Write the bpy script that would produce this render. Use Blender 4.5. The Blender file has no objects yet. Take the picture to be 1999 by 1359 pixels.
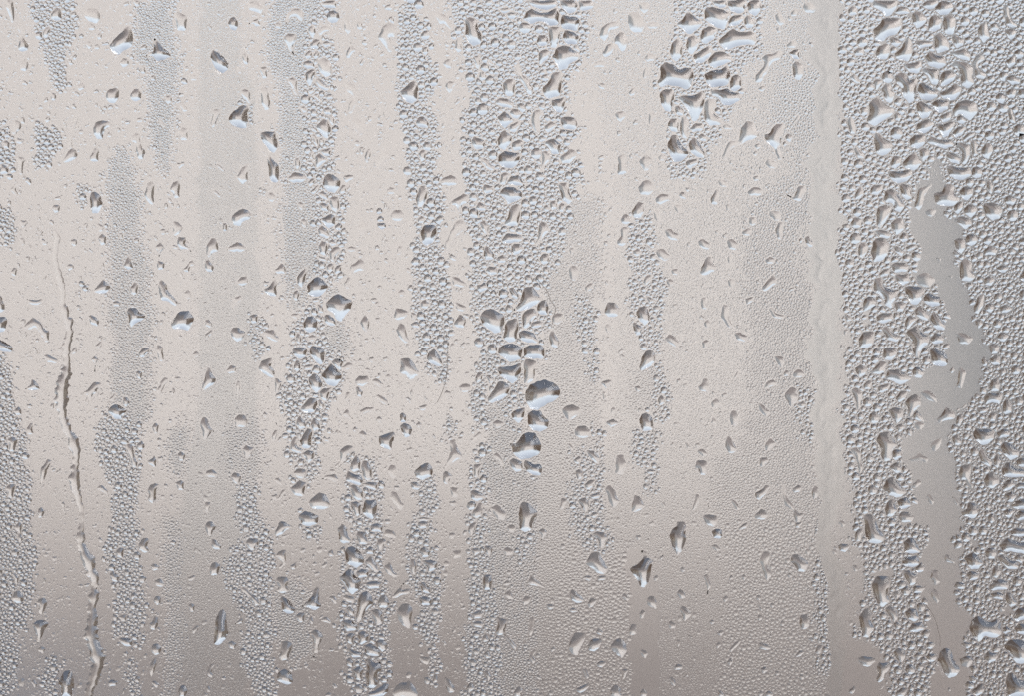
import bpy, math, random
import numpy as np
from mathutils import Vector, kdtree
from mathutils.geometry import delaunay_2d_cdt
rng = np.random.default_rng(11)
random.seed(11)
scene = bpy.context.scene
R = math.radians
# ------------------------------------------------------------------ camera
MM = 1e-4                                   # one survey pixel = 0.1 mm
W, H = 1999.0, 1359.0
CAM_D = 0.85                                # metres from the pane
CAM_Z = 1.35                                # height of the picture centre above the ground
cam_data = bpy.data.cameras.new("camera")
cam = bpy.data.objects.new("camera", cam_data)
scene.collection.objects.link(cam)
TILT = 3.9
CAM_DROP = CAM_D * math.tan(R(TILT))           # rising-front lens: the view looks slightly up, pane kept square
cam.location = (0, -CAM_D, CAM_Z - CAM_DROP)
cam_data.shift_y = CAM_DROP / (W * MM)
cam.rotation_euler = (R(90), 0, 0)
cam_data.sensor_width = 36
cam_data.lens = 36 * CAM_D / (W * MM)
cam_data.clip_start = 0.01
cam_data.clip_end = 3000
cam_data.dof.use_dof = True
cam_data.dof.focus_distance = CAM_D
cam_data.dof.aperture_fstop = 2.7
scene.camera = cam
# ------------------------------------------------- hazy daylight, veiled sun
SUN_EL, SUN_AZ = 40, 120
world = bpy.data.worlds.new("World")
scene.world = world
world.use_nodes = True
wn = world.node_tree.nodes
sky = wn.new("ShaderNodeTexSky")
sky.sky_type = 'NISHITA'
sky.sun_disc = False
sky.sun_elevation = R(SUN_EL)
sky.sun_rotation = R(SUN_AZ)
sky.air_density = 1.3
sky.dust_density = 1.5
sky.ozone_density = 1.0
wn["Background"].inputs["Strength"].default_value = 0.12
wb = wn.new("ShaderNodeMix"); wb.data_type = 'RGBA'; wb.blend_type = 'MULTIPLY'   # daylight white balance of the whole sky
wb.inputs["Factor"].default_value = 1.0
wb.inputs[7].default_value = (1.0, 0.99, 1.0, 1)
hs = wn.new("ShaderNodeHueSaturation")                 # thin overcast greys the sky
hs.inputs["Saturation"].default_value = 0.4
world.node_tree.links.new(sky.outputs[0], hs.inputs["Color"])
world.node_tree.links.new(hs.outputs[0], wb.inputs[6])
world.node_tree.links.new(wb.outputs[2], wn["Background"].inputs["Color"])
sun_data = bpy.data.lights.new("sun", 'SUN')
sun_data.energy = 1.25
sun_data.angle = R(40)
sun_data.color = (1.0, 0.95, 0.90)
sun = bpy.data.objects.new("sun", sun_data)
scene.collection.objects.link(sun)
sun.rotation_euler = (R(90 - SUN_EL), 0, R(180 - SUN_AZ))
scene.view_settings.view_transform = 'Standard'
scene.view_settings.look = 'None'
scene.view_settings.gamma = 1
scene.view_settings.exposure = 0.68
scene.cycles.max_bounces = 20
scene.cycles.transmission_bounces = 16
scene.cycles.diffuse_bounces = 2
scene.cycles.glossy_bounces = 4
scene.cycles.caustics_refractive = True
scene.cycles.use_denoising = False
C = scene.collection
# ---------------------------------------------------------------- traced drops
# Outlines measured on the pane, one block per 100 x 85 mm-ish tile (column, row);
# "relief: x,y x,y ..." in quarter pixels of the survey grid.
TRACE = {
(0,0): """
5:40,0 100,0 108,60 112,130 105,175 85,170 70,110 45,60
4:125,215 160,175 185,200 180,290 225,350 215,390 170,402 140,380 150,330 160,260
3:155,500 190,458 215,460 222,510 200,555 160,545
6:395,110 430,55 470,65 478,100 480,150 440,160 400,145
5:335,250 360,210 395,208 385,250 365,295 340,290
3:665,80 720,50 765,75 785,140 750,185 690,160 650,120
8:850,350 900,295 960,240 985,198 1025,210 1040,300 1030,360 970,390 920,425 880,410
4:1355,100 1400,90 1465,130 1455,180 1450,235 1385,238 1375,170
8:1205,290 1240,330 1315,400 1335,440 1290,460 1230,478 1190,430 1135,440 1150,415 1200,400 1195,330
5:1090,370 1130,340 1150,355 1140,385 1105,392
5:1055,295 1070,275 1090,285 1080,315 1060,312
4:930,490 960,450 1000,455 1005,500 960,525
6:825,745 840,700 900,680 930,700 925,760 900,800 860,800 835,780
6:1015,735 1045,690 1080,690 1105,725 1100,770 1060,790 1025,775
5:1170,600 1210,578 1215,625 1180,625
5:1095,560 1105,510 1130,505 1135,570 1110,572
6:725,1000 745,950 800,935 850,945 875,970 820,1000 805,1050 800,1085 755,1080 730,1040
5:700,1225 730,1160 760,1142 775,1170 765,1215 770,1255 730,1258 705,1250
5:1010,1090 1050,1035 1095,1045 1090,1100 1110,1150 1135,1170 1115,1240 1080,1235 1060,1170 1065,1110
5:480,1260 520,1200 545,1160 575,1150 610,1210 580,1240 520,1265
4:100,940 140,935 170,970 155,1010 130,1030 135,1075 195,1085 165,1120 125,1110 110,1040 60,1030 105,1010
4:130,1215 200,1235 180,1290 175,1359 150,1359 140,1290
6:0,1275 40,1285 68,1310 60,1350 0,1355
3:600,680 635,640 660,660 655,690 620,705
3:680,320 725,325 710,370 690,380 665,340
3:1390,805 1430,790 1450,830 1470,860 1430,870 1410,830
3:1390,1030 1420,990 1480,1000 1460,1040 1465,1090 1410,1090
4:1285,745 1335,740 1340,790 1310,808 1290,790
2:1470,580 1545,580 1535,625 1490,625
4:170,655 175,615 215,640 215,665
4:390,710 440,735 430,780 400,780
4:345,930 380,900 395,930 365,955
5:20,1110 45,1090 75,1110 70,1160 30,1150
4:1235,935 1255,930 1290,980 1280,1000
4:1030,0 1090,0 1090,40 1060,50
""",
(1,0): """
8:180,180 200,135 230,128 258,170 255,215 238,238 200,225
9:42,440 60,385 110,410 150,445 185,490 180,540 140,572 90,540 60,490
3:330,15 400,0 430,30 460,60 440,105 400,90 340,70
4:335,185 380,155 440,122 455,150 420,165 440,200 400,205 380,180
4:630,190 640,110 690,65 750,70 770,130 755,170 710,125 670,125 650,170
5:610,300 650,255 710,265 715,310 690,340 690,400 700,430 660,390 640,345
4:545,190 570,170 600,190 590,225 550,215
6:900,20 950,5 1020,0 1025,60 980,60 930,55
6:805,220 840,188 855,210 865,250 845,300 820,270
3:880,240 920,200 970,210 975,240 930,245 895,280
6:820,340 860,300 905,310 890,350 880,380 825,378
6:910,335 950,315 985,340 975,355 940,370
6:775,430 810,390 840,400 830,440 800,460
6:845,430 870,390 890,400 885,440 860,460
6:770,480 810,465 850,490 860,530 800,535 765,510
4:880,480 920,445 965,465 990,520 985,580 940,600 900,560 885,520
7:780,570 820,540 865,540 855,580 835,640 820,680 795,640
6:860,620 890,600 930,640 980,690 940,705 890,680
6:800,690 845,680 855,710 820,735
5:835,745 880,725 910,790 905,800 860,760
5:640,620 690,598 715,620 715,690 730,740 710,740 680,680
4:275,710 310,690 350,705 350,760 370,810 340,800 300,760
8:185,905 230,860 270,830 300,815 345,830 330,880 335,950 320,1000 250,990 195,960
4:45,960 60,860 95,845 125,865 105,910 75,985 45,995
5:415,525 470,515 505,540 480,560 485,605 450,610 440,570
5:430,710 460,668 500,690 495,730 510,800 500,850 465,855 440,800 440,750
8:425,1040 470,1020 510,1025 555,1020 550,1060 570,1110 565,1150 540,1195 505,1170 475,1130 450,1100
9:485,1190 505,1210 530,1240 575,1285 578,1359 570,1420 520,1415 500,1360 490,1270
5:290,420 320,412 340,450 335,500 305,495
2:245,525 290,525 290,570 260,570
6:920,850 960,830 990,855 985,890 940,890
6:865,980 920,920 960,940 985,1000 960,1080 920,1060 890,1020
6:810,960 840,970 870,1000 878,1035 840,1020
5:965,905 990,890 1010,930 1000,980 975,950
6:830,1050 860,1045 880,1080 880,1150 850,1110
5:890,1080 920,1070 930,1110 900,1140
6:900,1165 990,1150 975,1210 940,1215 910,1190
6:860,1220 890,1190 930,1220 960,1240 900,1290 870,1310
5:700,1240 730,1225 745,1280 720,1320 705,1290
3:1075,140 1110,135 1140,190 1140,230 1120,270 1090,230
4:1350,300 1380,210 1430,170 1480,190 1490,240 1480,290 1440,280 1470,400 1430,405 1400,350 1370,310
4:1100,420 1140,320 1150,360 1185,390 1150,410 1130,450 1105,450
5:1205,490 1235,445 1255,460 1230,510 1210,505
3:1085,650 1130,635 1180,680 1190,740 1180,810 1150,880 1115,880 1120,810 1165,750 1110,710
2:1135,950 1180,918 1230,940 1245,1040 1200,1060 1160,990
2:1295,740 1340,730 1400,790 1360,810 1350,770
6:1245,1220 1270,1160 1298,1160 1290,1220 1265,1275
2:1365,1200 1390,1155 1440,1200 1430,1240 1380,1315 1345,1310 1350,1260
4:240,1385 290,1300 350,1280 330,1359 335,1400 290,1440 265,1400
4:75,1275 110,1280 160,1330 140,1335 90,1295
7:1520,710 1560,680 1599,640 1640,620 1665,680 1655,780 1620,805 1570,790 1540,750
5:825,1180 850,1180 840,1240 815,1230
5:790,1250 840,1250 845,1280 800,1270
5:735,830 780,825 800,860 770,880
""",
(2,0): """
3:190,110 230,92 290,120 330,200 345,240 310,220 270,180 230,185
4:350,370 365,300 395,285 410,300 400,340 410,390 375,410
7:430,270 440,210 425,150 470,130 520,150 530,210 560,270 560,330 500,360 460,330
4:255,490 290,460 330,455 325,500 330,530 290,530
3:275,670 300,630 390,630 340,670 320,730 290,700
3:235,1000 270,940 285,820 310,830 285,920 275,990
8:920,0 1150,0 1145,45 1080,75 1000,65 940,35
8:880,150 910,90 950,60 1000,95 1070,95 1150,55 1165,110 1160,190 1100,200 1020,160 940,185
7:1168,0 1290,0 1310,40 1290,90 1240,105 1190,60
6:1315,0 1420,0 1440,50 1390,75 1330,80
8:1175,170 1190,110 1240,125 1300,130 1330,160 1310,205 1310,240 1240,228 1190,220
8:1195,270 1210,232 1250,240 1290,255 1320,280 1310,340 1230,345 1200,310
6:1080,210 1130,205 1180,210 1170,270 1145,370 1100,370 1090,290
7:990,330 1005,270 1060,270 1080,300 1070,350 1010,355
7:1110,440 1150,370 1200,348 1260,370 1320,420 1320,455 1250,490 1230,530 1170,550 1140,490
6:1275,360 1295,340 1330,390 1310,410 1285,390
6:1010,400 1060,380 1100,400 1080,450 1040,480 1010,530 1005,460
7:1030,690 1080,640 1120,560 1190,555 1185,640 1175,740 1080,770 1050,740
7:1105,775 1150,770 1215,745 1210,800 1185,880 1145,870 1110,820
7:1175,915 1230,905 1290,915 1310,960 1290,1010 1210,1005 1185,970
6:725,650 760,615 815,610 820,650 810,740 760,750 735,710
5:820,520 845,485 870,570 910,600 960,680 950,740 920,730 890,660 860,610
6:660,800 700,760 760,765 810,800 800,840 720,830
7:680,910 740,860 770,890 820,935 780,960 740,1000 710,970
6:778,880 800,845 850,850 870,890 840,925 805,915
5:775,980 830,950 870,930 860,970 820,1030 780,1020
4:945,920 970,860 1030,855 1040,890 1010,930 1010,1040 985,1050 960,990
6:1045,990 1100,940 1150,970 1120,1000 1075,1035
7:680,1090 710,1030 740,1010 800,1060 790,1105 740,1170 700,1150
6:792,1112 850,1085 890,1100 870,1160 820,1175 800,1150
7:1040,1105 1120,1075 1180,1120 1165,1200 1110,1200 1080,1140
4:1170,1220 1250,1155 1290,1170 1310,1210 1250,1270 1190,1270
8:690,1210 740,1172 800,1185 870,1190 850,1260 800,1310 720,1300 690,1260
6:480,1100 500,1060 550,1080 590,1090 580,1150 520,1165 490,1130
5:540,600 550,540 590,570 600,610 560,630
5:490,440 550,425 550,500 530,550 510,500
7:45,950 70,910 110,905 150,960 140,995 60,985
6:65,1200 100,1160 130,1180 120,1240 90,1260
4:1480,290 1490,220 1540,180 1640,165 1640,210 1560,230 1550,280 1520,320
4:1500,410 1540,345 1580,330 1600,360 1560,430 1520,445
2:1425,500 1470,470 1530,475 1520,520 1440,520
3:1450,640 1530,655 1520,695 1490,690
6:690,70 770,55 790,80 740,105
4:1030,1180 1070,1175 1100,1210 1090,1250 1050,1290 1035,1359 1025,1300
5:550,1240 590,1230 660,1300 650,1330 600,1310
6:95,370 140,360 145,400 120,430 100,410
5:600,470 620,465 660,500 640,510
""",
(3,0): """
5:0,290 40,245 80,255 90,290 100,330 80,390 50,400 20,340 0,340
3:105,180 110,100 160,90 200,110 240,200 210,250 150,250 115,220
2:190,20 260,15 270,70 230,105 195,70
2:245,190 300,165 350,180 330,220 270,220
7:480,190 530,150 570,85 620,120 690,180 660,210 600,265 560,260 530,220
7:700,90 720,50 780,55 850,75 905,105 880,160 860,230 800,215 740,180 705,150
7:755,0 870,0 870,50 820,60 780,40
7:880,0 1035,0 1010,90 960,105 900,80 885,40
7:1030,40 1060,0 1135,0 1140,70 1100,125 1050,100
7:885,165 920,120 1000,110 1005,150 970,190 890,200
6:1012,140 1040,110 1085,160 1080,210 1030,220 1012,180
7:665,280 690,220 750,200 800,225 780,290 720,340 680,330
7:810,310 860,270 920,215 970,250 1060,240 1110,270 1090,350 1000,345 920,370 860,390 825,350
6:430,400 450,330 500,285 530,340 520,440 480,480 445,450
6:555,350 570,290 620,270 660,310 640,380 600,425 570,400
7:610,430 660,400 740,345 760,390 740,440 680,490 630,490
7:725,465 780,405 830,395 900,430 920,470 850,500 780,530 740,510
8:330,645 360,590 355,510 400,480 460,500 500,545 550,520 600,530 620,580 600,660 560,700 500,670 420,660 350,675
8:695,580 760,545 830,540 880,500 900,560 895,620 880,660 830,670 750,680 715,640
7:898,650 915,590 960,575 990,610 985,680 930,715 905,700
8:745,690 800,700 880,685 920,715 980,725 975,780 900,820 840,815 810,760 760,740
7:350,720 390,690 450,690 465,740 450,810 445,870 390,860 360,810
7:490,750 550,740 620,740 700,700 700,770 680,860 640,940 610,945 570,860 530,800
6:470,830 500,820 540,860 530,900 480,890
5:700,800 720,770 780,770 790,820 770,880 830,920 830,970 740,980 700,930
7:778,850 800,830 830,850 820,890 788,880
6:410,970 440,920 490,920 500,970 490,1030 440,1020
5:510,960 530,900 560,910 580,960 570,1080 530,1070 510,1020
6:585,1000 630,955 690,960 690,1010 610,1030
8:410,1130 440,1050 490,1050 510,1110 560,1160 580,1200 510,1260 460,1260 430,1200
7:575,1120 610,1065 645,1090 700,1180 700,1230 640,1220 590,1180
6:650,1060 680,1035 720,1060 710,1100 670,1095
6:550,1260 600,1240 650,1230 650,1270 590,1315 565,1300
4:1145,450 1180,420 1230,420 1280,390 1310,410 1290,460 1230,480 1200,540 1140,640 1095,640 1100,580 1160,520 1170,480
7:1355,410 1400,385 1450,378 1435,420 1445,460 1395,455
5:1385,500 1420,470 1475,510 1470,580 1440,625 1400,610 1390,550
4:835,1220 860,1160 890,1100 970,1100 980,1000 1030,935 1080,950 1100,1010 1130,1050 1080,1080 990,1120 910,1150 870,1240 840,1240
6:1165,1045 1210,1035 1260,960 1335,965 1310,1040 1290,1120 1290,1190 1325,1230 1270,1245 1255,1170 1220,1130 1180,1100
6:1330,1060 1355,1035 1390,1060 1370,1110 1340,1090
6:1308,1110 1330,1097 1350,1120 1320,1145
3:1450,1270 1460,1220 1510,1195 1560,1220 1580,1270 1540,1305 1480,1300
4:20,1359 25,1220 60,1195 95,1210 80,1260 100,1340 60,1359
3:185,1250 250,1195 300,1250 270,1320 230,1330
2:340,1220 370,1195 410,1210 390,1250 350,1250
2:1250,120 1280,90 1320,140 1330,180 1290,200 1260,160
2:1370,100 1400,75 1430,80 1420,120 1380,125
2:1470,60 1480,20 1560,20 1585,60 1550,100 1490,95
2:1340,350 1380,315 1430,330 1410,370 1350,370
3:1115,690 1150,665 1185,680 1150,715
3:105,720 140,680 180,690 150,740 120,745
2:265,960 270,870 340,890 310,930 280,980
2:230,450 260,415 330,430 310,470 250,480
2:1170,1270 1200,1230 1260,1260 1270,1310 1210,1310
3:0,880 70,860 95,890 50,950 20,930
4:1075,1195 1100,1170 1120,1190 1100,1215
3:1380,960 1430,890 1445,910 1400,970
2:1080,830 1110,820 1120,850 1075,860
3:1085,1130 1130,1110 1150,1140 1110,1165
3:840,980 870,965 920,985 925,1005 860,1005
2:220,570 240,520 280,530 250,600 220,615
""",
(4,0): """
6:415,50 420,0 610,0 600,60 560,110 520,130 490,90 450,65
6:585,95 630,45 690,60 705,100 620,110
6:800,30 850,0 930,0 910,50 870,70 820,60
7:895,75 930,20 960,0 1030,20 1045,60 1000,110 940,115
7:415,230 470,190 490,140 560,135 640,140 640,200 600,265 540,280 480,325 430,310 430,270
6:720,110 760,80 810,110 840,150 800,200 760,220 730,180
7:848,200 860,140 900,105 955,150 945,220 890,245 850,240
6:962,190 970,130 1010,110 1060,140 1060,200 1040,270 980,260
6:545,300 570,285 610,300 640,330 600,365 560,345
6:435,410 460,360 510,335 545,345 545,420 520,460 450,455
6:580,420 640,370 690,280 720,320 720,430 690,480 600,455
6:740,320 800,315 885,320 880,350 780,380 760,350
6:892,280 940,250 990,290 1010,340 1010,385 960,400 920,415 900,370
6:1035,290 1060,265 1090,290 1130,310 1120,350 1070,375 1050,340
7:820,440 860,395 910,430 980,440 990,500 930,535 850,510
6:1015,405 1090,390 1140,370 1180,430 1170,475 1110,460 1050,430
5:1190,480 1230,425 1280,430 1290,460 1240,490 1230,520 1270,550 1305,590 1280,615 1220,600 1210,540
6:1235,230 1260,190 1300,160 1310,210 1330,290 1280,335 1250,290
6:650,500 720,490 790,470 800,520 770,570 700,560
7:795,545 830,525 930,545 932,600 920,660 870,650 850,590
7:937,605 960,560 1020,545 1070,580 1050,620 980,665 940,670
6:1025,500 1060,475 1160,490 1200,530 1190,600 1210,650 1150,690 1110,660 1100,580 1075,530
7:580,600 630,560 680,580 700,630 770,595 755,680 740,780 700,805 650,750 640,680 600,640
8:762,700 780,650 810,640 860,675 925,705 920,750 870,780 790,770
7:932,715 1000,695 1060,645 1110,690 1090,735 1050,780 960,765
5:480,690 520,645 560,660 560,700 590,720 560,800 520,790 500,740
6:575,790 610,755 655,775 620,830
6:628,830 660,795 700,830 660,850
7:750,810 790,780 860,830 880,855 850,910 800,925 770,880
7:872,800 930,772 1010,785 1000,850 930,880 900,850
6:1035,860 1070,800 1140,775 1210,790 1240,850 1210,900 1170,940 1100,880 1060,910
5:365,930 390,880 380,810 450,750 500,800 590,850 560,900 490,940 440,980 390,965
6:580,890 610,870 640,900 620,945 590,930
7:755,970 800,940 850,925 895,960 870,1000 820,1040 760,1020
7:903,965 960,970 1020,945 1065,945 1040,1000 1000,1060 960,1070 930,1010
6:935,905 1000,872 1030,875 1020,930 960,955
7:1035,1035 1080,985 1150,990 1110,1050 1060,1075
6:425,1100 430,1040 460,1035 510,1080 570,1120 560,1170 490,1215 440,1190
7:700,1090 740,1048 825,1048 825,1110 770,1160 710,1140
7:832,1105 870,1060 930,1090 1030,1090 1050,1130 980,1160 900,1130
6:1115,1080 1160,1035 1220,1025 1200,1060 1130,1105
6:1055,1112 1120,1115 1170,1130 1175,1200 1140,1280 1105,1270 1112,1200 1075,1150
7:985,1190 1010,1180 1060,1200 1100,1230 1090,1280 1020,1260
5:1182,1100 1210,1090 1240,1130 1220,1170 1240,1200 1200,1220 1187,1150
6:1262,1170 1300,1110 1340,1120 1355,1170 1320,1240 1270,1210
6:550,1270 580,1210 640,1230 630,1280 590,1315 560,1300
6:643,1270 690,1220 740,1175 770,1220 800,1270 740,1330 670,1310
6:777,1170 810,1150 860,1170 850,1220 805,1262 787,1220
7:990,1290 1030,1290 1100,1310 1170,1300 1190,1359 1130,1395 1080,1400 1010,1370
6:1440,110 1430,60 1470,40 1480,120 1530,180 1550,205 1500,215 1450,190 1460,150
6:1447,232 1490,222 1540,240 1520,290 1490,310 1460,270
6:1445,480 1500,440 1530,430 1530,490 1480,530
6:1450,610 1500,580 1570,620 1560,650 1500,660
6:1450,720 1500,685 1538,700 1520,760 1470,760
6:1545,730 1560,690 1640,690 1640,760 1560,760
6:1470,850 1490,840 1520,900 1530,960 1490,950
7:530,1330 620,1335 720,1320 720,1370 680,1410 610,1430 560,1400
5:230,600 270,570 300,620 330,640 290,650
4:215,930 250,905 280,990 280,1040 240,1040
4:265,1160 290,1140 340,1190 350,1230 300,1230
5:265,400 300,370 345,380 340,430 280,430
5:220,80 255,40 290,60 290,110 230,120
5:415,640 440,615 495,625 460,680 440,710
""",
(0,1): """
3:75,120 110,80 150,40 185,40 160,75 120,110 150,170 130,180 100,140
3:405,190 460,170 490,155 470,200
4:405,260 420,235 470,240 460,290 430,300 415,280
8:700,180 710,140 745,130 790,170 800,240 770,300 720,305 705,240
3:745,385 770,380 815,410 800,440 770,450
5:785,470 800,460 830,490 825,540 790,555 765,500
5:1125,150 1150,70 1180,45 1205,70 1200,130 1200,200 1210,235 1170,230 1140,190
5:1320,120 1350,60 1390,45 1405,80 1400,180 1360,185 1350,140
4:1350,470 1345,365 1390,370 1430,410 1400,460 1370,478
6:1380,540 1390,485 1460,490 1440,540 1490,580 1495,610 1460,580 1410,585
5:1415,745 1460,715 1480,680 1500,670 1530,710 1490,710 1470,765
4:1210,570 1250,525 1290,570 1260,600 1240,650 1230,600
5:1225,670 1285,690 1275,740 1230,745
7:1235,850 1255,820 1300,860 1310,910 1340,940 1390,1005 1370,1030 1310,990 1260,985 1240,920
6:960,720 990,650 1020,625 1020,680 1040,730 1000,745
5:1015,885 1050,840 1075,850 1070,930 1040,945 1020,920
6:725,915 770,860 805,815 840,850 865,880 830,925 780,930
8:985,1070 1010,1040 1060,1040 1090,1080 1140,1105 1110,1140 1060,1160 1015,1200 1005,1150 1005,1110
8:1330,1170 1370,1110 1400,1070 1470,1060 1500,1100 1515,1130 1490,1180 1470,1225 1410,1205 1350,1210
6:685,1110 710,1095 750,1115 775,1145 765,1190 710,1170
5:875,1000 910,985 945,1005 930,1030 885,1030
5:180,1190 230,1140 260,1115 320,1160 350,1210 385,1225 380,1280 390,1305 345,1310 310,1230 270,1190 200,1220
4:80,770 105,725 135,735 125,790 110,795
3:140,360 210,355 220,380 190,410 215,450 180,420
3:150,500 190,495 195,540 165,560
4:205,970 250,980 330,970 335,995 290,1020 230,1010
8:-40,1120 40,1110 60,1140 40,1220 -40,1260
8:-40,1280 0,1290 40,1310 95,1345 100,1385 40,1390 -40,1365
5:-30,900 15,960 40,1050 10,1080 -30,1060
3:1435,930 1465,895 1490,920 1490,960 1460,980
3:740,1340 780,1305 800,1310 780,1359 750,1359
5:1040,510 1060,490 1090,495 1080,530 1050,535
4:925,460 960,450 955,500 935,500
""",
(1,1): """
5:640,40 690,-20 750,-10 800,20 760,60 690,65
6:803,60 830,30 860,30 850,70 820,95
6:830,125 870,85 895,80 885,110 850,155 820,140
7:920,90 930,20 960,-10 1000,0 1060,45 1050,100 1010,145 960,130
5:1048,125 1070,80 1105,80 1095,140 1060,150
4:1075,10 1130,0 1180,10 1150,35 1100,65
6:880,150 920,125 955,150 960,200 910,180
5:970,190 1000,168 1045,180 1050,240 1030,300 990,270 975,230
6:885,230 930,220 968,240 960,290 910,280
7:890,350 940,330 985,303 1020,330 1010,400 960,420 920,370
6:880,430 910,395 955,430 980,480 950,500 890,470
7:1015,400 1045,375 1075,395 1060,435 1020,430
6:885,560 910,515 950,530 958,580 940,635 900,620
5:970,610 1000,570 1040,562 1060,590 1020,640 1010,690 980,670
6:960,520 1000,500 1035,540 990,560
6:870,632 945,648 950,680 900,670
5:945,720 980,692 1008,702 1000,740 970,770
6:1010,740 1030,712 1075,702 1060,760 1020,780
7:720,800 740,770 790,720 800,740 780,830 760,885 735,870 720,840
8:795,870 840,820 885,795 930,830 965,870 940,910 900,950 840,955 800,930
6:685,930 720,900 740,930 715,990 690,970
8:945,1000 990,960 1030,930 1080,950 1155,985 1140,1050 1100,1090 1070,1150 1030,1140 1000,1080 950,1050
7:930,1100 970,1095 1020,1145 1020,1180 970,1180 935,1150
8:765,1160 800,1110 850,1105 880,1150 870,1210 820,1240 775,1210
5:960,810 985,788 1005,805 990,850 970,840
6:830,970 880,962 900,985 850,1000
5:870,1010 920,1030 930,1080 890,1080
4:1085,850 1130,790 1135,710 1180,690 1210,650 1245,690 1255,745 1200,750 1150,780 1130,890 1095,890
5:1210,1160 1245,1090 1285,1150 1270,1220 1250,1235 1225,1190
4:1470,1120 1490,1045 1540,1050 1600,1080 1560,1120 1510,1140
5:1490,1220 1520,1155 1560,1180 1570,1230 1600,1310 1560,1320 1510,1260
2:1190,420 1220,360 1250,360 1275,420 1240,480 1210,460
3:1450,310 1480,275 1530,275 1560,320 1530,360 1480,360 1450,340
7:1335,290 1350,260 1380,260 1385,300 1350,310
8:1340,345 1365,320 1395,335 1395,365 1350,368
8:1340,378 1410,378 1415,410 1380,430 1350,410
3:1415,130 1440,95 1480,105 1485,145 1430,150
3:1095,580 1140,558 1190,575 1180,600 1120,600
7:205,330 260,280 300,265 340,280 375,315 340,350 290,370 280,400 225,395
7:135,380 170,378 170,440 145,445
5:10,560 50,495 85,500 105,570 105,600 60,610 40,650 15,640
6:0,680 30,662 70,720 60,760 20,760 0,730
4:165,585 220,545 260,525 300,550 330,585 280,605 200,600
4:250,840 280,800 330,795 335,850 290,870 255,860
5:530,750 570,730 590,680 630,730 630,775 570,775
6:455,900 500,880 530,830 535,790 560,830 560,955 500,945
3:485,170 500,140 530,140 555,180 530,215 500,205
6:345,1110 380,1090 415,1100 405,1160 370,1165
5:195,1230 220,1195 260,1195 325,1240 290,1290 250,1310 210,1270
4:450,1240 480,1215 540,1215 555,1260 590,1280 560,1310 510,1290
3:230,960 290,945 295,975 250,1010 230,1060 215,1030
4:500,1110 525,1080 550,1100 520,1115
4:0,1180 0,1140 30,1130 60,1170 40,1200
5:0,1250 50,1210 65,1230 20,1280 5,1310
4:720,230 740,210 775,230 765,280 740,270
4:745,360 770,340 800,370 780,420 755,390
3:660,1110 690,1085 740,1090 720,1130
6:710,1270 730,1230 755,1290 740,1325 715,1310
6:890,1190 920,1165 950,1185 910,1215
6:895,1250 930,1225 945,1260 910,1285
3:800,1270 840,1250 880,1270 850,1300 810,1300
3:1500,600 1505,565 1540,560 1545,590 1515,630 1490,620
3:1335,890 1360,865 1385,870 1370,905
3:1505,925 1530,895 1560,910 1555,950 1515,950
4:50,120 80,120 130,165 110,180
""",
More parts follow.
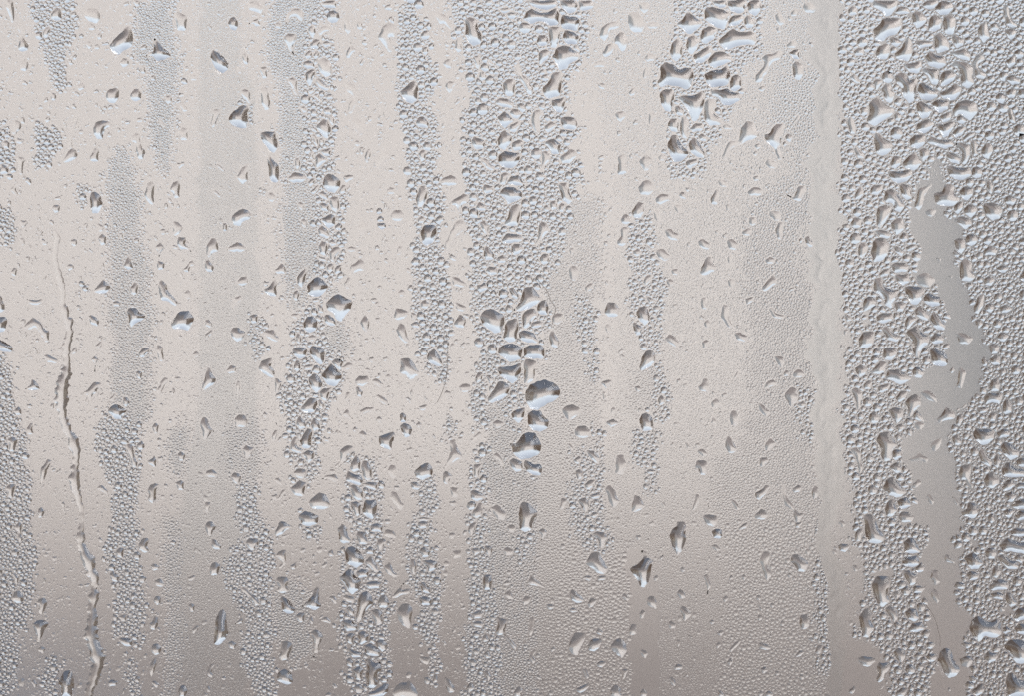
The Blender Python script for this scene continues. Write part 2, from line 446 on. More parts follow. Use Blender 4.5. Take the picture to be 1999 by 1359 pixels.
(2,1): """
6:700,70 710,0 745,-20 780,0 755,45 740,80
7:757,62 790,10 850,0 880,50 900,90 830,85 780,75
8:695,150 740,95 800,95 870,130 880,180 820,210 760,235 750,190
6:570,110 580,75 650,90 650,130 590,150
6:1150,70 1230,60 1245,140 1275,200 1240,235 1190,200 1175,130
6:1090,210 1140,200 1150,260 1110,280
6:1160,250 1180,220 1220,235 1200,290 1170,290
6:515,260 540,210 600,240 590,280 540,280
6:790,250 820,230 870,235 860,320 840,400 770,400 730,390 770,320
6:1005,430 1020,360 1070,380 1090,430 1040,490 1000,550 970,560 1000,500
5:540,380 580,355 620,400 610,450 600,490 580,450
7:715,510 760,455 840,465 885,490 870,520 790,535 730,540
6:790,580 810,540 860,542 890,580 850,620 810,630
7:575,630 590,555 620,570 660,620 650,665 590,668
6:680,650 720,625 760,650 740,690 690,690
6:1010,660 1040,615 1090,625 1080,690 1040,705
6:590,750 620,715 680,722 685,770 630,790
6:692,720 720,700 750,720 730,750
6:1035,730 1065,715 1090,735 1080,775 1045,770
6:745,790 790,765 810,790 770,830
7:770,890 810,880 850,940 840,975 800,960
7:800,1065 850,1010 880,920 900,880 960,875 990,920 1030,980 960,1030 880,1065
7:990,1050 1010,992 1060,975 1085,1040 1070,1100 1010,1090
7:545,1110 580,1060 640,1045 700,1080 740,1100 740,1160 710,1230 660,1245 600,1200 560,1160
7:875,1100 920,1055 970,1045 1000,1100 960,1130 920,1200 885,1200
6:945,1160 1000,1140 1045,1160 1020,1190 950,1200
7:725,1270 760,1140 840,1120 850,1200 830,1300 770,1315
7:852,1230 900,1215 970,1240 1005,1300 990,1320 900,1310 855,1280
8:690,1359 740,1330 800,1318 860,1345 880,1359 870,1440 820,1460 780,1470 740,1440 690,1400
8:890,1355 940,1332 1020,1330 1050,1360 1050,1440 960,1445 890,1430
3:1110,1110 1150,1080 1200,1090 1200,1140 1150,1175 1115,1160
5:1085,1270 1105,1195 1130,1240 1170,1310 1150,1359 1100,1340
3:1240,740 1260,712 1300,715 1320,760 1300,830 1265,830 1245,790
3:1365,880 1400,850 1440,850 1430,890 1380,925
3:1240,580 1280,570 1290,600 1260,640
6:1515,1080 1540,1000 1600,1000 1640,1050 1620,1110 1550,1115
2:1520,1180 1560,1165 1580,1230 1540,1240
4:230,50 270,20 320,0 360,20 380,70 330,85 250,80
5:305,230 350,190 420,145 460,170 445,220 410,230 400,290 380,290 360,240
3:270,540 310,470 350,380 390,345 430,370 440,430 400,450 350,500 310,630 285,610
6:45,190 60,150 80,90 120,85 140,140 120,210 90,255 60,250
8:80,450 110,395 160,388 205,400 210,450 190,520 130,560 95,530
3:320,800 380,805 450,870 420,880 340,870
3:335,1000 370,1000 450,1045 420,1070 370,1060
6:340,1170 390,1090 430,1120 440,1150 420,1200 370,1195
5:85,1000 120,975 160,1010 130,1050 90,1040
5:60,350 90,320 120,340 100,380 65,375
3:320,1320 350,1320 350,1359 310,1359
""",
}
TRACE.update({
(3,1): """
3:180,100 220,50 270,40 300,80 310,120 270,160 200,155
3:315,190 360,148 430,155 440,200 390,215 360,235 325,220
6:130,290 165,240 180,205 230,225 230,290 200,340 150,335
4:45,350 75,300 110,320 130,370 90,390 55,380
4:15,520 50,480 45,430 70,405 115,420 90,480 90,540 60,560 25,550
6:545,100 590,100 570,140
5:500,160 520,130 550,140 565,195 520,185
5:745,190 790,110 825,130 810,190 800,235 755,230
3:1030,135 1090,92 1165,125 1140,160 1060,165
3:1330,150 1400,180 1430,90 1495,80 1490,130 1450,210 1390,195
2:460,240 510,230 530,260 500,310 470,270
2:300,280 340,275 365,340 340,375 310,340
3:390,430 430,420 500,465 500,515 440,510 405,480
3:315,600 370,575 440,640 400,680 340,650
3:650,520 690,498 750,545 740,585 690,580 655,550
3:875,510 920,500 970,550 950,590 890,580
4:660,770 690,700 720,640 770,640 760,690 795,720 780,755 700,790
7:1505,410 1530,370 1590,385 1580,440 1530,455
6:1480,500 1520,468 1565,462 1560,520 1575,550 1520,570 1490,530
6:1435,510 1455,490 1470,510 1450,540
4:1250,430 1280,370 1320,375 1310,440 1300,510 1270,500
3:1045,380 1050,330 1100,330 1110,380 1070,405
2:1200,310 1220,280 1290,290 1300,350 1250,365
5:1145,890 1190,830 1240,775 1270,840 1210,890 1170,915
3:990,450 1040,415 1070,430 1060,475 1000,470
3:1170,670 1210,640 1255,660 1240,695 1190,695
4:1015,970 1090,955 1080,990 1030,1020
4:1360,890 1425,870 1400,900 1350,920
3:670,1000 680,960 720,960 715,1010 730,1050 680,1050
4:825,1110 845,1015 890,1025 885,1110 930,1190 890,1200 850,1140
4:220,840 250,785 300,790 270,840 240,870
7:165,1090 190,1035 250,1025 265,1080 275,1130 240,1185 195,1145
7:140,1170 150,1148 190,1178 225,1200 200,1250 170,1260 150,1220
3:380,1290 430,1245 470,1270 510,1320 490,1359 430,1320
3:930,1240 980,1230 1040,1270 1020,1310 950,1290
2:880,830 910,805 940,840 920,890 890,870
3:400,830 440,815 470,850 430,885
3:440,745 495,735 500,785 450,780
2:880,640 920,630 910,700 885,690
3:1200,1050 1230,1035 1260,1090 1340,1100 1310,1130 1240,1120
3:695,1160 725,1130 745,1165 730,1205 705,1190
3:680,1310 710,1290 740,1300 720,1359 690,1359
4:140,600 180,575 210,600 180,640 150,625
4:230,545 290,580 280,600 240,565
5:1085,225 1105,207 1130,220 1110,245
4:240,950 280,960 330,990 270,1010
2:800,50 835,30 880,60 890,100 830,95
3:1075,20 1130,0 1130,40 1090,50
""",
(4,1): """
6:270,170 300,110 330,90 345,150 310,190 280,195
5:395,120 420,80 490,80 490,120 450,160 400,150
7:500,190 510,130 560,110 600,130 640,205 665,240 630,295 580,270 570,220 520,220
7:625,80 650,70 715,95 720,180 680,200 640,160
4:735,250 755,190 770,110 830,90 870,65 880,85 820,160 800,250 770,280
6:885,150 960,130 975,75 1050,80 1050,150 1100,190 1040,245 980,245 910,230
7:1090,130 1130,90 1200,105 1195,160 1150,205 1110,180
7:1048,250 1070,215 1120,210 1118,260 1080,310 1055,290
6:1122,275 1160,230 1220,250 1230,280 1180,340 1140,310
6:1050,350 1110,325 1180,350 1190,390 1140,430 1090,390
6:1275,230 1340,215 1410,245 1430,280 1410,340 1350,360 1300,320
6:1305,60 1330,35 1360,90 1340,155 1310,110
6:1440,190 1480,160 1540,190 1510,240 1450,220
6:440,310 460,250 510,235 565,260 540,320 510,370 480,420 450,400
5:555,380 600,340 650,345 665,420 600,475 570,430
6:430,440 480,430 560,460 540,500 470,490
7:620,490 650,450 690,460 690,510 650,530
6:400,620 415,530 440,495 520,500 545,560 520,640 470,680 420,685
5:300,620 310,540 350,530 380,560 360,620 330,660
5:240,390 270,330 330,350 320,410 270,420
7:570,560 610,560 660,600 640,640 600,610
6:670,570 720,545 770,550 730,585 690,600
7:645,640 680,618 710,640 690,685 655,670
5:555,710 600,685 670,690 700,720 680,760 580,765
5:580,790 690,770 710,830 650,870 610,840
6:460,780 500,740 550,735 530,790 480,800
7:420,900 430,810 480,800 500,870 560,900 620,900 590,970 560,1050 510,1020 490,960 440,920
7:660,880 720,870 790,880 820,890 810,950 760,1020 710,1010 680,940
2:750,800 830,760 910,825 860,885 770,860
8:810,960 850,920 900,950 950,960 940,1020 880,1035 820,1000
8:875,912 905,897 935,925 895,937
6:735,1070 780,1020 820,1050 860,1110 840,1145 780,1120
7:860,1140 885,1065 940,1110 985,1180 970,1220 910,1210
6:440,1110 480,1085 570,1080 570,1140 500,1165 455,1150
6:665,1150 700,1100 770,1120 730,1160 690,1210 670,1190
6:580,1000 630,990 680,1010 650,1070 600,1070
7:805,1210 850,1190 890,1200 850,1240 810,1235
6:485,1210 520,1185 570,1240 640,1270 600,1310 530,1290
7:670,1240 720,1200 760,1180 800,1245 860,1260 850,1320 800,1359 770,1440 740,1410 720,1300
7:862,1285 900,1235 960,1250 970,1310 890,1325 870,1300
6:305,1280 340,1230 400,1225 430,1240 415,1330 370,1359 310,1359
6:1050,510 1090,495 1130,500 1140,570 1110,620 1075,600 1060,560
6:1095,800 1100,680 1140,655 1185,680 1190,760 1220,800 1180,835 1110,830
6:1275,600 1330,550 1390,590 1370,630 1290,630
6:1200,1040 1240,950 1285,935 1280,1020 1240,1090 1205,1080
6:1210,1140 1260,1130 1275,1170 1240,1210
7:1370,740 1430,705 1480,730 1440,770
6:1280,820 1330,790 1370,820 1340,870 1290,860
6:1400,1040 1450,1015 1510,1050 1460,1080 1420,1080
6:1450,970 1490,945 1520,970 1490,1010
6:1370,1280 1420,1230 1480,1260 1440,1310
7:1550,510 1640,480 1640,560 1560,540
7:1555,810 1600,730 1660,760 1620,850
2:820,290 860,265 915,280 880,330 840,320
3:1060,1240 1130,1240 1205,1285 1160,1330 1090,1320
4:190,1080 240,1110 260,1140 210,1150
2:905,650 950,655 940,685
2:1000,790 1040,790 1030,815
6:1130,850 1190,845 1200,870 1160,905
5:1310,1340 1360,1320 1410,1345 1390,1400 1340,1405
""",
(0,2): """
4:330,60 380,50 465,105 430,120 370,110
4:705,90 740,60 775,95 750,110 745,190 735,185 735,110
6:190,320 240,290 250,240 280,260 315,325 250,330
5:640,355 690,320 730,265 790,270 795,300 750,330 780,360 740,350 700,400 680,455 660,425 690,370
8:835,490 870,450 915,437 960,465 1000,490 960,520 950,555 900,555 870,520
6:960,420 965,380 1000,390 1015,430 985,460 965,445
6:1080,40 1110,0 1170,0 1165,25 1120,75 1090,70
5:1215,20 1230,-30 1270,-10 1275,60 1280,105 1245,100 1230,50
6:1050,190 1080,175 1110,190 1100,240 1080,240
4:1225,330 1255,260 1290,225 1320,245 1290,280 1250,360 1230,360
5:1185,615 1210,580 1240,600 1230,660 1210,670 1195,640
6:985,760 1010,745 1035,760 1045,830 1075,900 1060,935 1035,925 1010,850
6:1145,885 1190,860 1205,835 1220,880 1215,940 1170,910
5:1380,840 1410,805 1450,830 1430,880 1400,880
6:1355,1055 1410,1030 1435,1045 1435,1110 1390,1110 1375,1070
6:1150,1110 1170,1070 1210,1055 1245,1070 1215,1110 1220,1180 1190,1215 1150,1185 1165,1150
6:315,1000 320,930 350,905 370,865 410,880 380,930 345,1030 310,1070
5:290,1330 295,1260 320,1240 350,1275 330,1320
5:105,490 140,455 165,475 170,520 130,525
4:205,630 235,585 265,590 250,630 265,670 215,675
6:50,720 95,690 140,715 125,760 110,810 70,805 75,750
6:40,1100 70,1065 125,1065 110,1110 100,1175 60,1160 60,1120
4:750,1100 790,1065 840,1110 840,1150 800,1120
3:850,400 890,355 910,360 880,410 855,415
5:1560,600 1580,540 1610,540 1640,620 1675,650 1640,670 1610,720 1590,720 1580,650
6:1575,300 1600,230 1610,140 1640,160 1660,210 1690,245 1660,290 1620,310 1595,335 1580,320
4:475,1210 500,1195 515,1300 495,1280
4:780,1280 800,1280 800,1320
4:1495,640 1510,615 1525,630
4:400,700 430,690 430,730
3:1500,50 1530,20 1560,50 1520,80
3:1490,370 1560,370 1550,390 1510,385
""",
(1,2): """
6:415,160 440,100 520,75 530,100 510,140 540,170 550,228 500,225 450,190
5:545,240 560,232 605,265 590,300 570,355 550,350 550,300
4:165,180 200,130 245,145 240,190 190,200
7:680,10 720,-10 800,0 790,60 740,85 700,60
8:815,20 830,-20 900,-10 930,10 935,80 905,135 870,110 830,60
7:690,160 710,95 740,100 745,160 720,185
6:955,80 970,55 1015,75 990,100
8:905,210 950,160 980,115 1020,150 1070,210 1060,250 1020,300 960,290 930,250
7:805,240 850,195 880,210 920,280 900,320 870,355 830,310
6:890,350 920,315 1000,308 970,350 950,415 910,400
6:770,140 850,125 840,160 780,170
6:710,330 740,300 760,340 730,355
6:775,340 810,325 830,345 800,365
7:740,480 790,420 820,385 870,395 880,440 850,500 790,510
6:880,410 900,400 930,440 920,480 890,460
6:710,590 740,520 780,570 790,620 740,635
7:825,600 850,540 890,580 900,630 850,650
8:735,730 770,670 800,625 840,640 830,760 810,785 770,785
5:670,740 700,690 730,700 710,760 770,795 760,820 690,810 665,790
6:745,835 800,795 850,805 850,860 800,905 780,850
6:720,890 740,860 780,870 770,910 730,920
4:685,980 720,940 790,950 790,990 760,1020 720,1010
6:660,1095 710,1060 735,1030 800,1055 780,1090 775,1160 700,1150
6:800,1215 850,1160 890,1125 940,1140 970,1200 980,1240 930,1260 840,1255
7:725,1312 780,1270 830,1285 890,1310 880,1370 810,1395 760,1380
7:720,1260 750,1245 775,1260 750,1285 725,1285
5:1005,930 1060,880 1050,800 1100,760 1160,765 1140,820 1090,880 1060,905 1020,945
3:900,1025 960,990 1020,985 1050,1030 1010,1050 970,1020
6:1130,940 1150,880 1180,830 1210,870 1210,950 1160,970
6:1217,930 1230,880 1270,880 1300,940 1300,1020 1270,1040 1235,1000
7:1095,1030 1115,955 1160,985 1220,990 1235,1040 1210,1075 1150,1055
6:1125,1080 1170,1062 1230,1110 1240,1180 1190,1190 1150,1150
6:1225,1060 1280,1045 1350,1050 1340,1110 1290,1100 1250,1080
7:1135,1205 1180,1195 1220,1220 1210,1300 1180,1320 1150,1260
8:1225,1270 1250,1185 1300,1190 1340,1180 1340,1280 1310,1340 1250,1310
6:1310,1000 1340,985 1360,1005 1330,1025
3:1065,150 1120,108 1170,135 1130,160 1080,180
4:1165,260 1200,215 1270,215 1285,260 1230,300 1190,290
3:1295,255 1340,235 1400,285 1370,305 1310,275
6:1175,310 1195,297 1235,345 1220,380 1190,375
3:1090,400 1105,340 1135,350 1130,400 1105,420
3:1205,490 1260,460 1330,465 1310,495 1240,510 1220,540
3:1070,520 1105,475 1125,490 1130,530 1160,555 1120,550
7:1355,690 1400,675 1470,650 1490,680 1460,740 1460,805 1400,780 1365,760
8:1520,520 1545,500 1570,525 1570,575 1525,580
8:1520,610 1560,582 1599,600 1620,640 1599,690 1560,700 1535,650
6:1515,190 1530,140 1520,85 1590,75 1620,100 1680,200 1620,240 1590,250 1570,205
4:225,560 260,520 310,520 335,580 320,615 245,615
4:290,790 320,755 345,770 385,775 370,820 330,870 310,840
5:200,1010 225,970 270,980 285,1010 260,1070 230,1050
6:1150,640 1170,610 1195,630 1180,665
4:520,690 545,640 570,640 555,700 540,740
3:525,550 545,470 555,480 545,560 575,620 560,600
3:560,1180 600,1110 635,1100 620,1140 580,1190
4:0,1000 10,960 60,945 100,980 90,1010 40,1005
4:0,1240 0,1205 45,1205 40,1240 20,1290 5,1280
3:1195,670 1230,640 1270,680 1240,720
2:1420,960 1450,910 1490,920 1490,1010 1460,1020
2:1440,1170 1460,1115 1500,1130 1530,1200 1560,1230 1530,1270 1500,1240
4:240,300 250,255 275,260 270,350 250,365
3:1400,440 1330,380 1350,360 1420,400 1440,450
""",
(2,2): """
7:130,80 150,30 190,0 240,70 260,140 210,140 150,110
6:165,200 190,170 220,200 200,230
3:375,310 420,275 470,285 480,320 440,345 400,340
8:680,150 740,145 800,140 870,113 870,180 840,250 800,280 740,240 700,210
8:610,390 660,320 690,260 740,260 790,310 760,370 700,410 640,430 610,420
6:888,130 900,85 950,85 995,110 975,170 970,240 920,280 897,300 892,200
9:898,340 940,285 1000,255 1060,245 1130,275 1170,310 1170,380 1110,420 1050,450 1000,485 940,478 910,420
7:790,510 830,480 900,462 890,540 850,590 800,550
8:920,590 920,510 960,485 1020,485 1050,540 1090,570 1080,620 1020,655 960,645
9:775,740 830,750 860,700 900,660 980,660 1010,720 1030,760 1010,830 940,860 870,872 820,840
6:775,880 810,857 880,890 880,950 830,970 790,930
8:887,910 900,872 940,890 970,910 1020,905 1035,940 1020,995 960,990 910,960
5:925,1002 960,995 1000,1005 960,1030
4:1185,480 1220,450 1270,437 1330,470 1330,510 1280,545 1240,575 1210,530
4:1285,640 1310,610 1370,605 1410,640 1410,690 1350,705 1290,680
4:260,940 290,890 320,810 310,720 355,710 370,770 400,830 420,860 350,880 280,940
7:30,970 80,920 140,890 180,940 170,1000 100,1035 50,1010
6:260,970 290,960 340,1000 310,1030 300,1070 260,1050
3:645,840 680,810 720,860 735,950 700,890
6:510,240 530,190 570,190 560,250 520,280
6:590,215 630,210 660,240 630,290
6:470,1120 500,1105 580,1140 580,1170 520,1200 475,1170
6:495,910 550,905 570,900 540,960 530,1020 500,1000
3:620,1250 680,1220 750,1280 740,1345 690,1340
7:860,1220 885,1195 940,1220 1005,1285 990,1310 960,1359 950,1420 900,1440 855,1410 850,1330
3:640,590 680,558 735,580 730,600 680,630
6:1290,960 1320,945 1350,960 1345,1010 1310,1040
6:1370,800 1440,800 1485,860 1470,905 1420,870
6:1270,880 1320,840 1345,860 1310,910
6:1360,1070 1400,1030 1450,1030 1430,1080 1390,1110
6:1310,1190 1370,1165 1395,1190 1400,1240 1370,1290 1340,1240
6:1400,1150 1480,1120 1490,1160 1430,1180
4:1520,1100 1560,1065 1600,1110 1620,1170 1640,1200 1590,1260
4:1480,270 1560,245 1580,260 1540,320 1510,290
4:1525,580 1590,550 1640,590 1570,620
4:1500,340 1530,340 1530,410 1510,400
3:1220,750 1250,745 1280,780 1260,805
4:1165,1260 1180,1170 1230,1180 1200,1260
4:60,460 140,440 130,475 100,490
4:20,300 40,290 20,380 0,360
3:310,1090 380,1090 370,1170 330,1160
2:490,700 540,650 570,670 510,720
5:480,1300 540,1205 570,1215 560,1310 520,1330
6:60,1270 100,1250 130,1290 90,1310
6:55,1330 110,1320 165,1330 130,1359 80,1359
6:0,1050 40,1042 100,1080 60,1110 20,1100
6:1405,1310 1430,1280 1480,1290 1440,1330
4:45,600 70,570 100,600 70,625
""",
(3,2): """
7:190,150 210,70 250,15 300,20 320,60 310,110 270,150 200,185
7:190,560 210,515 245,503 290,530 300,580 295,640 220,650 200,600
6:335,400 360,365 390,385 390,430 350,450
6:292,510 320,490 340,510 310,540
3:650,300 680,280 690,235 730,240 735,300 735,370 710,340 660,330
3:905,270 940,210 975,150 965,220
2:750,430 790,385 825,430 800,470 760,465
3:895,550 910,490 950,487 965,540 960,610 910,605
2:745,590 770,530 800,595
4:860,770 870,710 885,680 930,740 960,800 900,825
5:625,930 640,875 720,880 720,940 715,990 670,990 650,940
3:1240,60 1320,70 1325,120 1300,160 1265,110
5:1315,200 1335,170 1360,180 1360,215 1325,220
3:1390,200 1420,165 1460,170 1490,215 1440,230 1395,225
3:1160,320 1190,260 1240,245 1270,280 1220,300
4:1320,370 1380,300 1420,320 1430,400 1380,470 1350,420
3:1105,420 1150,440 1210,490 1190,545 1130,490
3:1170,760 1210,700 1260,740 1220,790 1180,805
4:1130,860 1190,850 1200,880 1160,930 1130,920
5:1095,1130 1140,1110 1180,1065 1215,1080 1180,1140 1130,1190 1100,1170
4:1380,1110 1430,1065 1460,1080 1450,1120 1400,1130
4:1535,1130 1560,1070 1590,1090 1585,1160 1550,1185
4:1090,1310 1140,1255 1180,1270 1200,1310 1170,1340 1100,1335
5:685,1310 740,1298 800,1310 800,1370 770,1400 710,1370
4:600,1270 620,1210 630,1140 660,1145 660,1200 630,1260
3:900,1180 930,1185 985,1260 950,1265
4:130,1290 150,1145 200,1160 240,1240 190,1270
3:0,980 10,840 70,830 90,920 70,990
3:1310,1080 1330,1080 1335,1150 1390,1230 1440,1290 1480,1290 1440,1359 1410,1359 1395,1270 1330,1230 1310,1150
4:150,300 195,293 210,330 170,345
3:640,800 690,785 730,830 690,850
3:545,740 560,735 600,780 570,785
4:1420,440 1470,410 1500,440 1460,470
4:1540,590 1570,565 1590,590 1560,605
5:225,900 260,890 280,930 250,930
6:245,960 270,945 320,955 310,980 260,980
5:720,1220 735,1210 735,1250
3:480,250 510,235 520,260 490,280
3:430,760 460,725 460,770
5:300,600 315,630 290,665
""",
(4,2): """
6:490,60 500,0 600,0 600,50 560,95 510,90
6:270,160 320,125 375,160 350,210 310,230
5:385,190 430,150 470,100 525,110 510,180 470,205
6:510,240 530,170 580,170 620,165 720,230 680,265 620,285 560,250
8:860,10 900,0 985,40 1005,110 980,145 890,135 870,80
7:730,20 790,0 850,0 850,40 780,50
5:340,290 380,250 410,260 400,320 350,320
5:450,300 550,275 540,320 490,350 460,340
5:245,330 280,305 330,340 320,470 290,480 280,400
6:590,390 640,330 690,340 670,390 620,425
6:660,430 690,390 740,355 790,380 790,450 740,490 710,540 690,530 690,470
6:535,490 580,460 655,480 650,540 600,600 570,550
5:585,615 640,585 670,620 620,660
6:580,690 620,655 640,700 610,730
6:440,720 470,660 540,650 580,720 610,760 570,785 560,870 510,890 480,850 470,760
7:565,800 600,790 650,800 640,850 590,880 565,850
4:235,790 280,775 320,810 320,880 340,940 310,990 300,930 280,840
6:540,930 600,890 630,900 640,960 600,980
6:490,1090 520,1030 570,1000 620,1060 680,1130 620,1170 540,1150
7:630,1065 670,1030 700,1080 660,1095
6:510,1260 530,1200 580,1175 590,1240 610,1270 560,1320 520,1310
8:602,1195 680,1160 720,1230 640,1260 620,1235
5:605,1315 650,1275 700,1280 740,1320 720,1359 640,1359
3:780,350 850,330 900,370 920,430 860,410
2:740,590 780,575 825,595 790,640 750,625
4:1065,300 1085,200 1090,140 1145,180 1130,250 1110,320
6:1015,170 1040,145 1055,175 1030,200
5:915,550 960,510 980,460 1050,490 1060,550 1000,560 930,590
3:1060,480 1150,430 1150,450 1070,500
6:1062,590 1075,530 1110,510 1120,560 1090,615
6:1320,310 1340,250 1390,230 1410,290 1400,335 1340,340
7:1280,390 1310,352 1430,350 1425,390 1405,440 1350,420 1290,445
7:1430,440 1460,385 1500,430 1500,500 1450,520 1425,490
7:1320,90 1380,50 1410,70 1410,130 1350,130
6:1390,180 1440,155 1460,190 1420,225
6:1220,470 1280,462 1330,465 1300,500 1250,510
6:1312,540 1340,503 1385,508 1370,570 1330,570
7:1195,680 1220,620 1260,640 1310,630 1370,650 1360,710 1310,750 1270,760 1220,720
7:1380,660 1430,630 1490,650 1480,690 1400,705
6:1030,700 1080,670 1110,740 1080,760 1050,750
6:1240,820 1270,775 1300,830 1350,890 1330,930 1280,900 1260,880
7:1355,870 1390,820 1420,880 1390,940 1362,910
7:1410,780 1440,730 1500,755 1560,800 1550,850 1490,880 1440,830
5:1085,980 1100,920 1180,905 1180,970 1170,1030 1200,1080 1190,1110 1160,1070 1140,1030 1100,1030
5:1280,1030 1310,980 1350,965 1400,1010 1400,1060 1350,1100 1300,1080
8:1420,950 1450,900 1490,890 1520,940 1640,960 1640,1000 1520,1010 1430,1000
7:1420,1090 1460,1032 1510,1025 1530,1070 1480,1112 1430,1120
7:1100,1280 1150,1260 1165,1200 1240,1230 1240,1290 1200,1335 1120,1310
7:1440,1145 1500,1118 1540,1150 1510,1200 1470,1200
8:1480,1230 1540,1190 1640,1175 1640,1260 1540,1260
7:1430,1275 1480,1255 1530,1270 1480,1330 1450,1310
8:1520,1310 1560,1270 1640,1265 1640,1340 1550,1350
6:1060,1100 1090,1070 1130,1090 1100,1125
2:870,750 900,720 960,700 940,770 900,810 870,790
2:690,870 750,850 780,820 850,860 840,900 800,880 730,885
3:830,1150 860,1140 895,1195 880,1230 850,1200
2:1030,1160 1060,1170 1090,1220 1070,1235
3:710,1080 770,1020 800,1055 750,1095
7:1530,890 1560,860 1640,870 1640,940 1550,920
7:1525,1075 1560,1052 1640,1060 1640,1100 1540,1100
""",
(0,3): """
6:110,50 150,0 170,20 165,100 180,140 155,170 140,130 145,80
6:90,600 110,550 145,535 180,570 185,620 140,640 100,620
7:250,800 290,770 350,770 385,795 350,840 330,890 310,940 290,950 290,890 265,840
5:285,630 310,600 350,595 370,630 350,690 320,730 300,710 305,660
9:450,1265 490,1180 520,1160 560,1165 575,1230 580,1290 560,1330 560,1370 480,1370 480,1300
6:1085,170 1110,130 1150,125 1165,150 1145,190 1165,230 1130,245 1080,215
5:1170,345 1200,325 1245,350 1240,370 1195,385
5:1205,460 1250,440 1290,490 1260,510 1215,500
6:1195,620 1215,580 1255,585 1255,635 1225,655
6:1160,800 1190,780 1200,735 1235,750 1235,800 1210,845 1175,840
6:1175,1010 1190,960 1230,950 1260,980 1250,1030 1210,1045
5:1165,1130 1190,1080 1225,1055 1220,1120 1200,1180 1180,1215 1170,1190
5:1175,1250 1210,1240 1250,1275 1220,1300
7:1390,1320 1410,1280 1445,1275 1465,1320 1440,1370 1400,1370
6:1465,660 1490,635 1520,650 1515,700 1485,705
5:1495,850 1530,810 1555,810 1540,850 1510,880
4:1460,440 1510,415 1530,430 1500,460 1470,460
6:850,420 880,380 935,430 920,470 880,465
6:905,230 940,200 970,210 955,290 910,270
7:920,915 960,905 1040,920 1030,970 980,975 940,945
6:840,1255 870,1230 930,1245 910,1275 850,1290
6:240,1250 265,1230 295,1270 270,1300
5:955,1030 985,1005 1005,1035 985,1055
4:920,740 990,720 980,780 950,780
4:1095,65 1115,50 1135,70 1115,105
5:90,400 120,405 150,440 130,500
6:1320,170 1350,140 1380,155 1360,185
""",
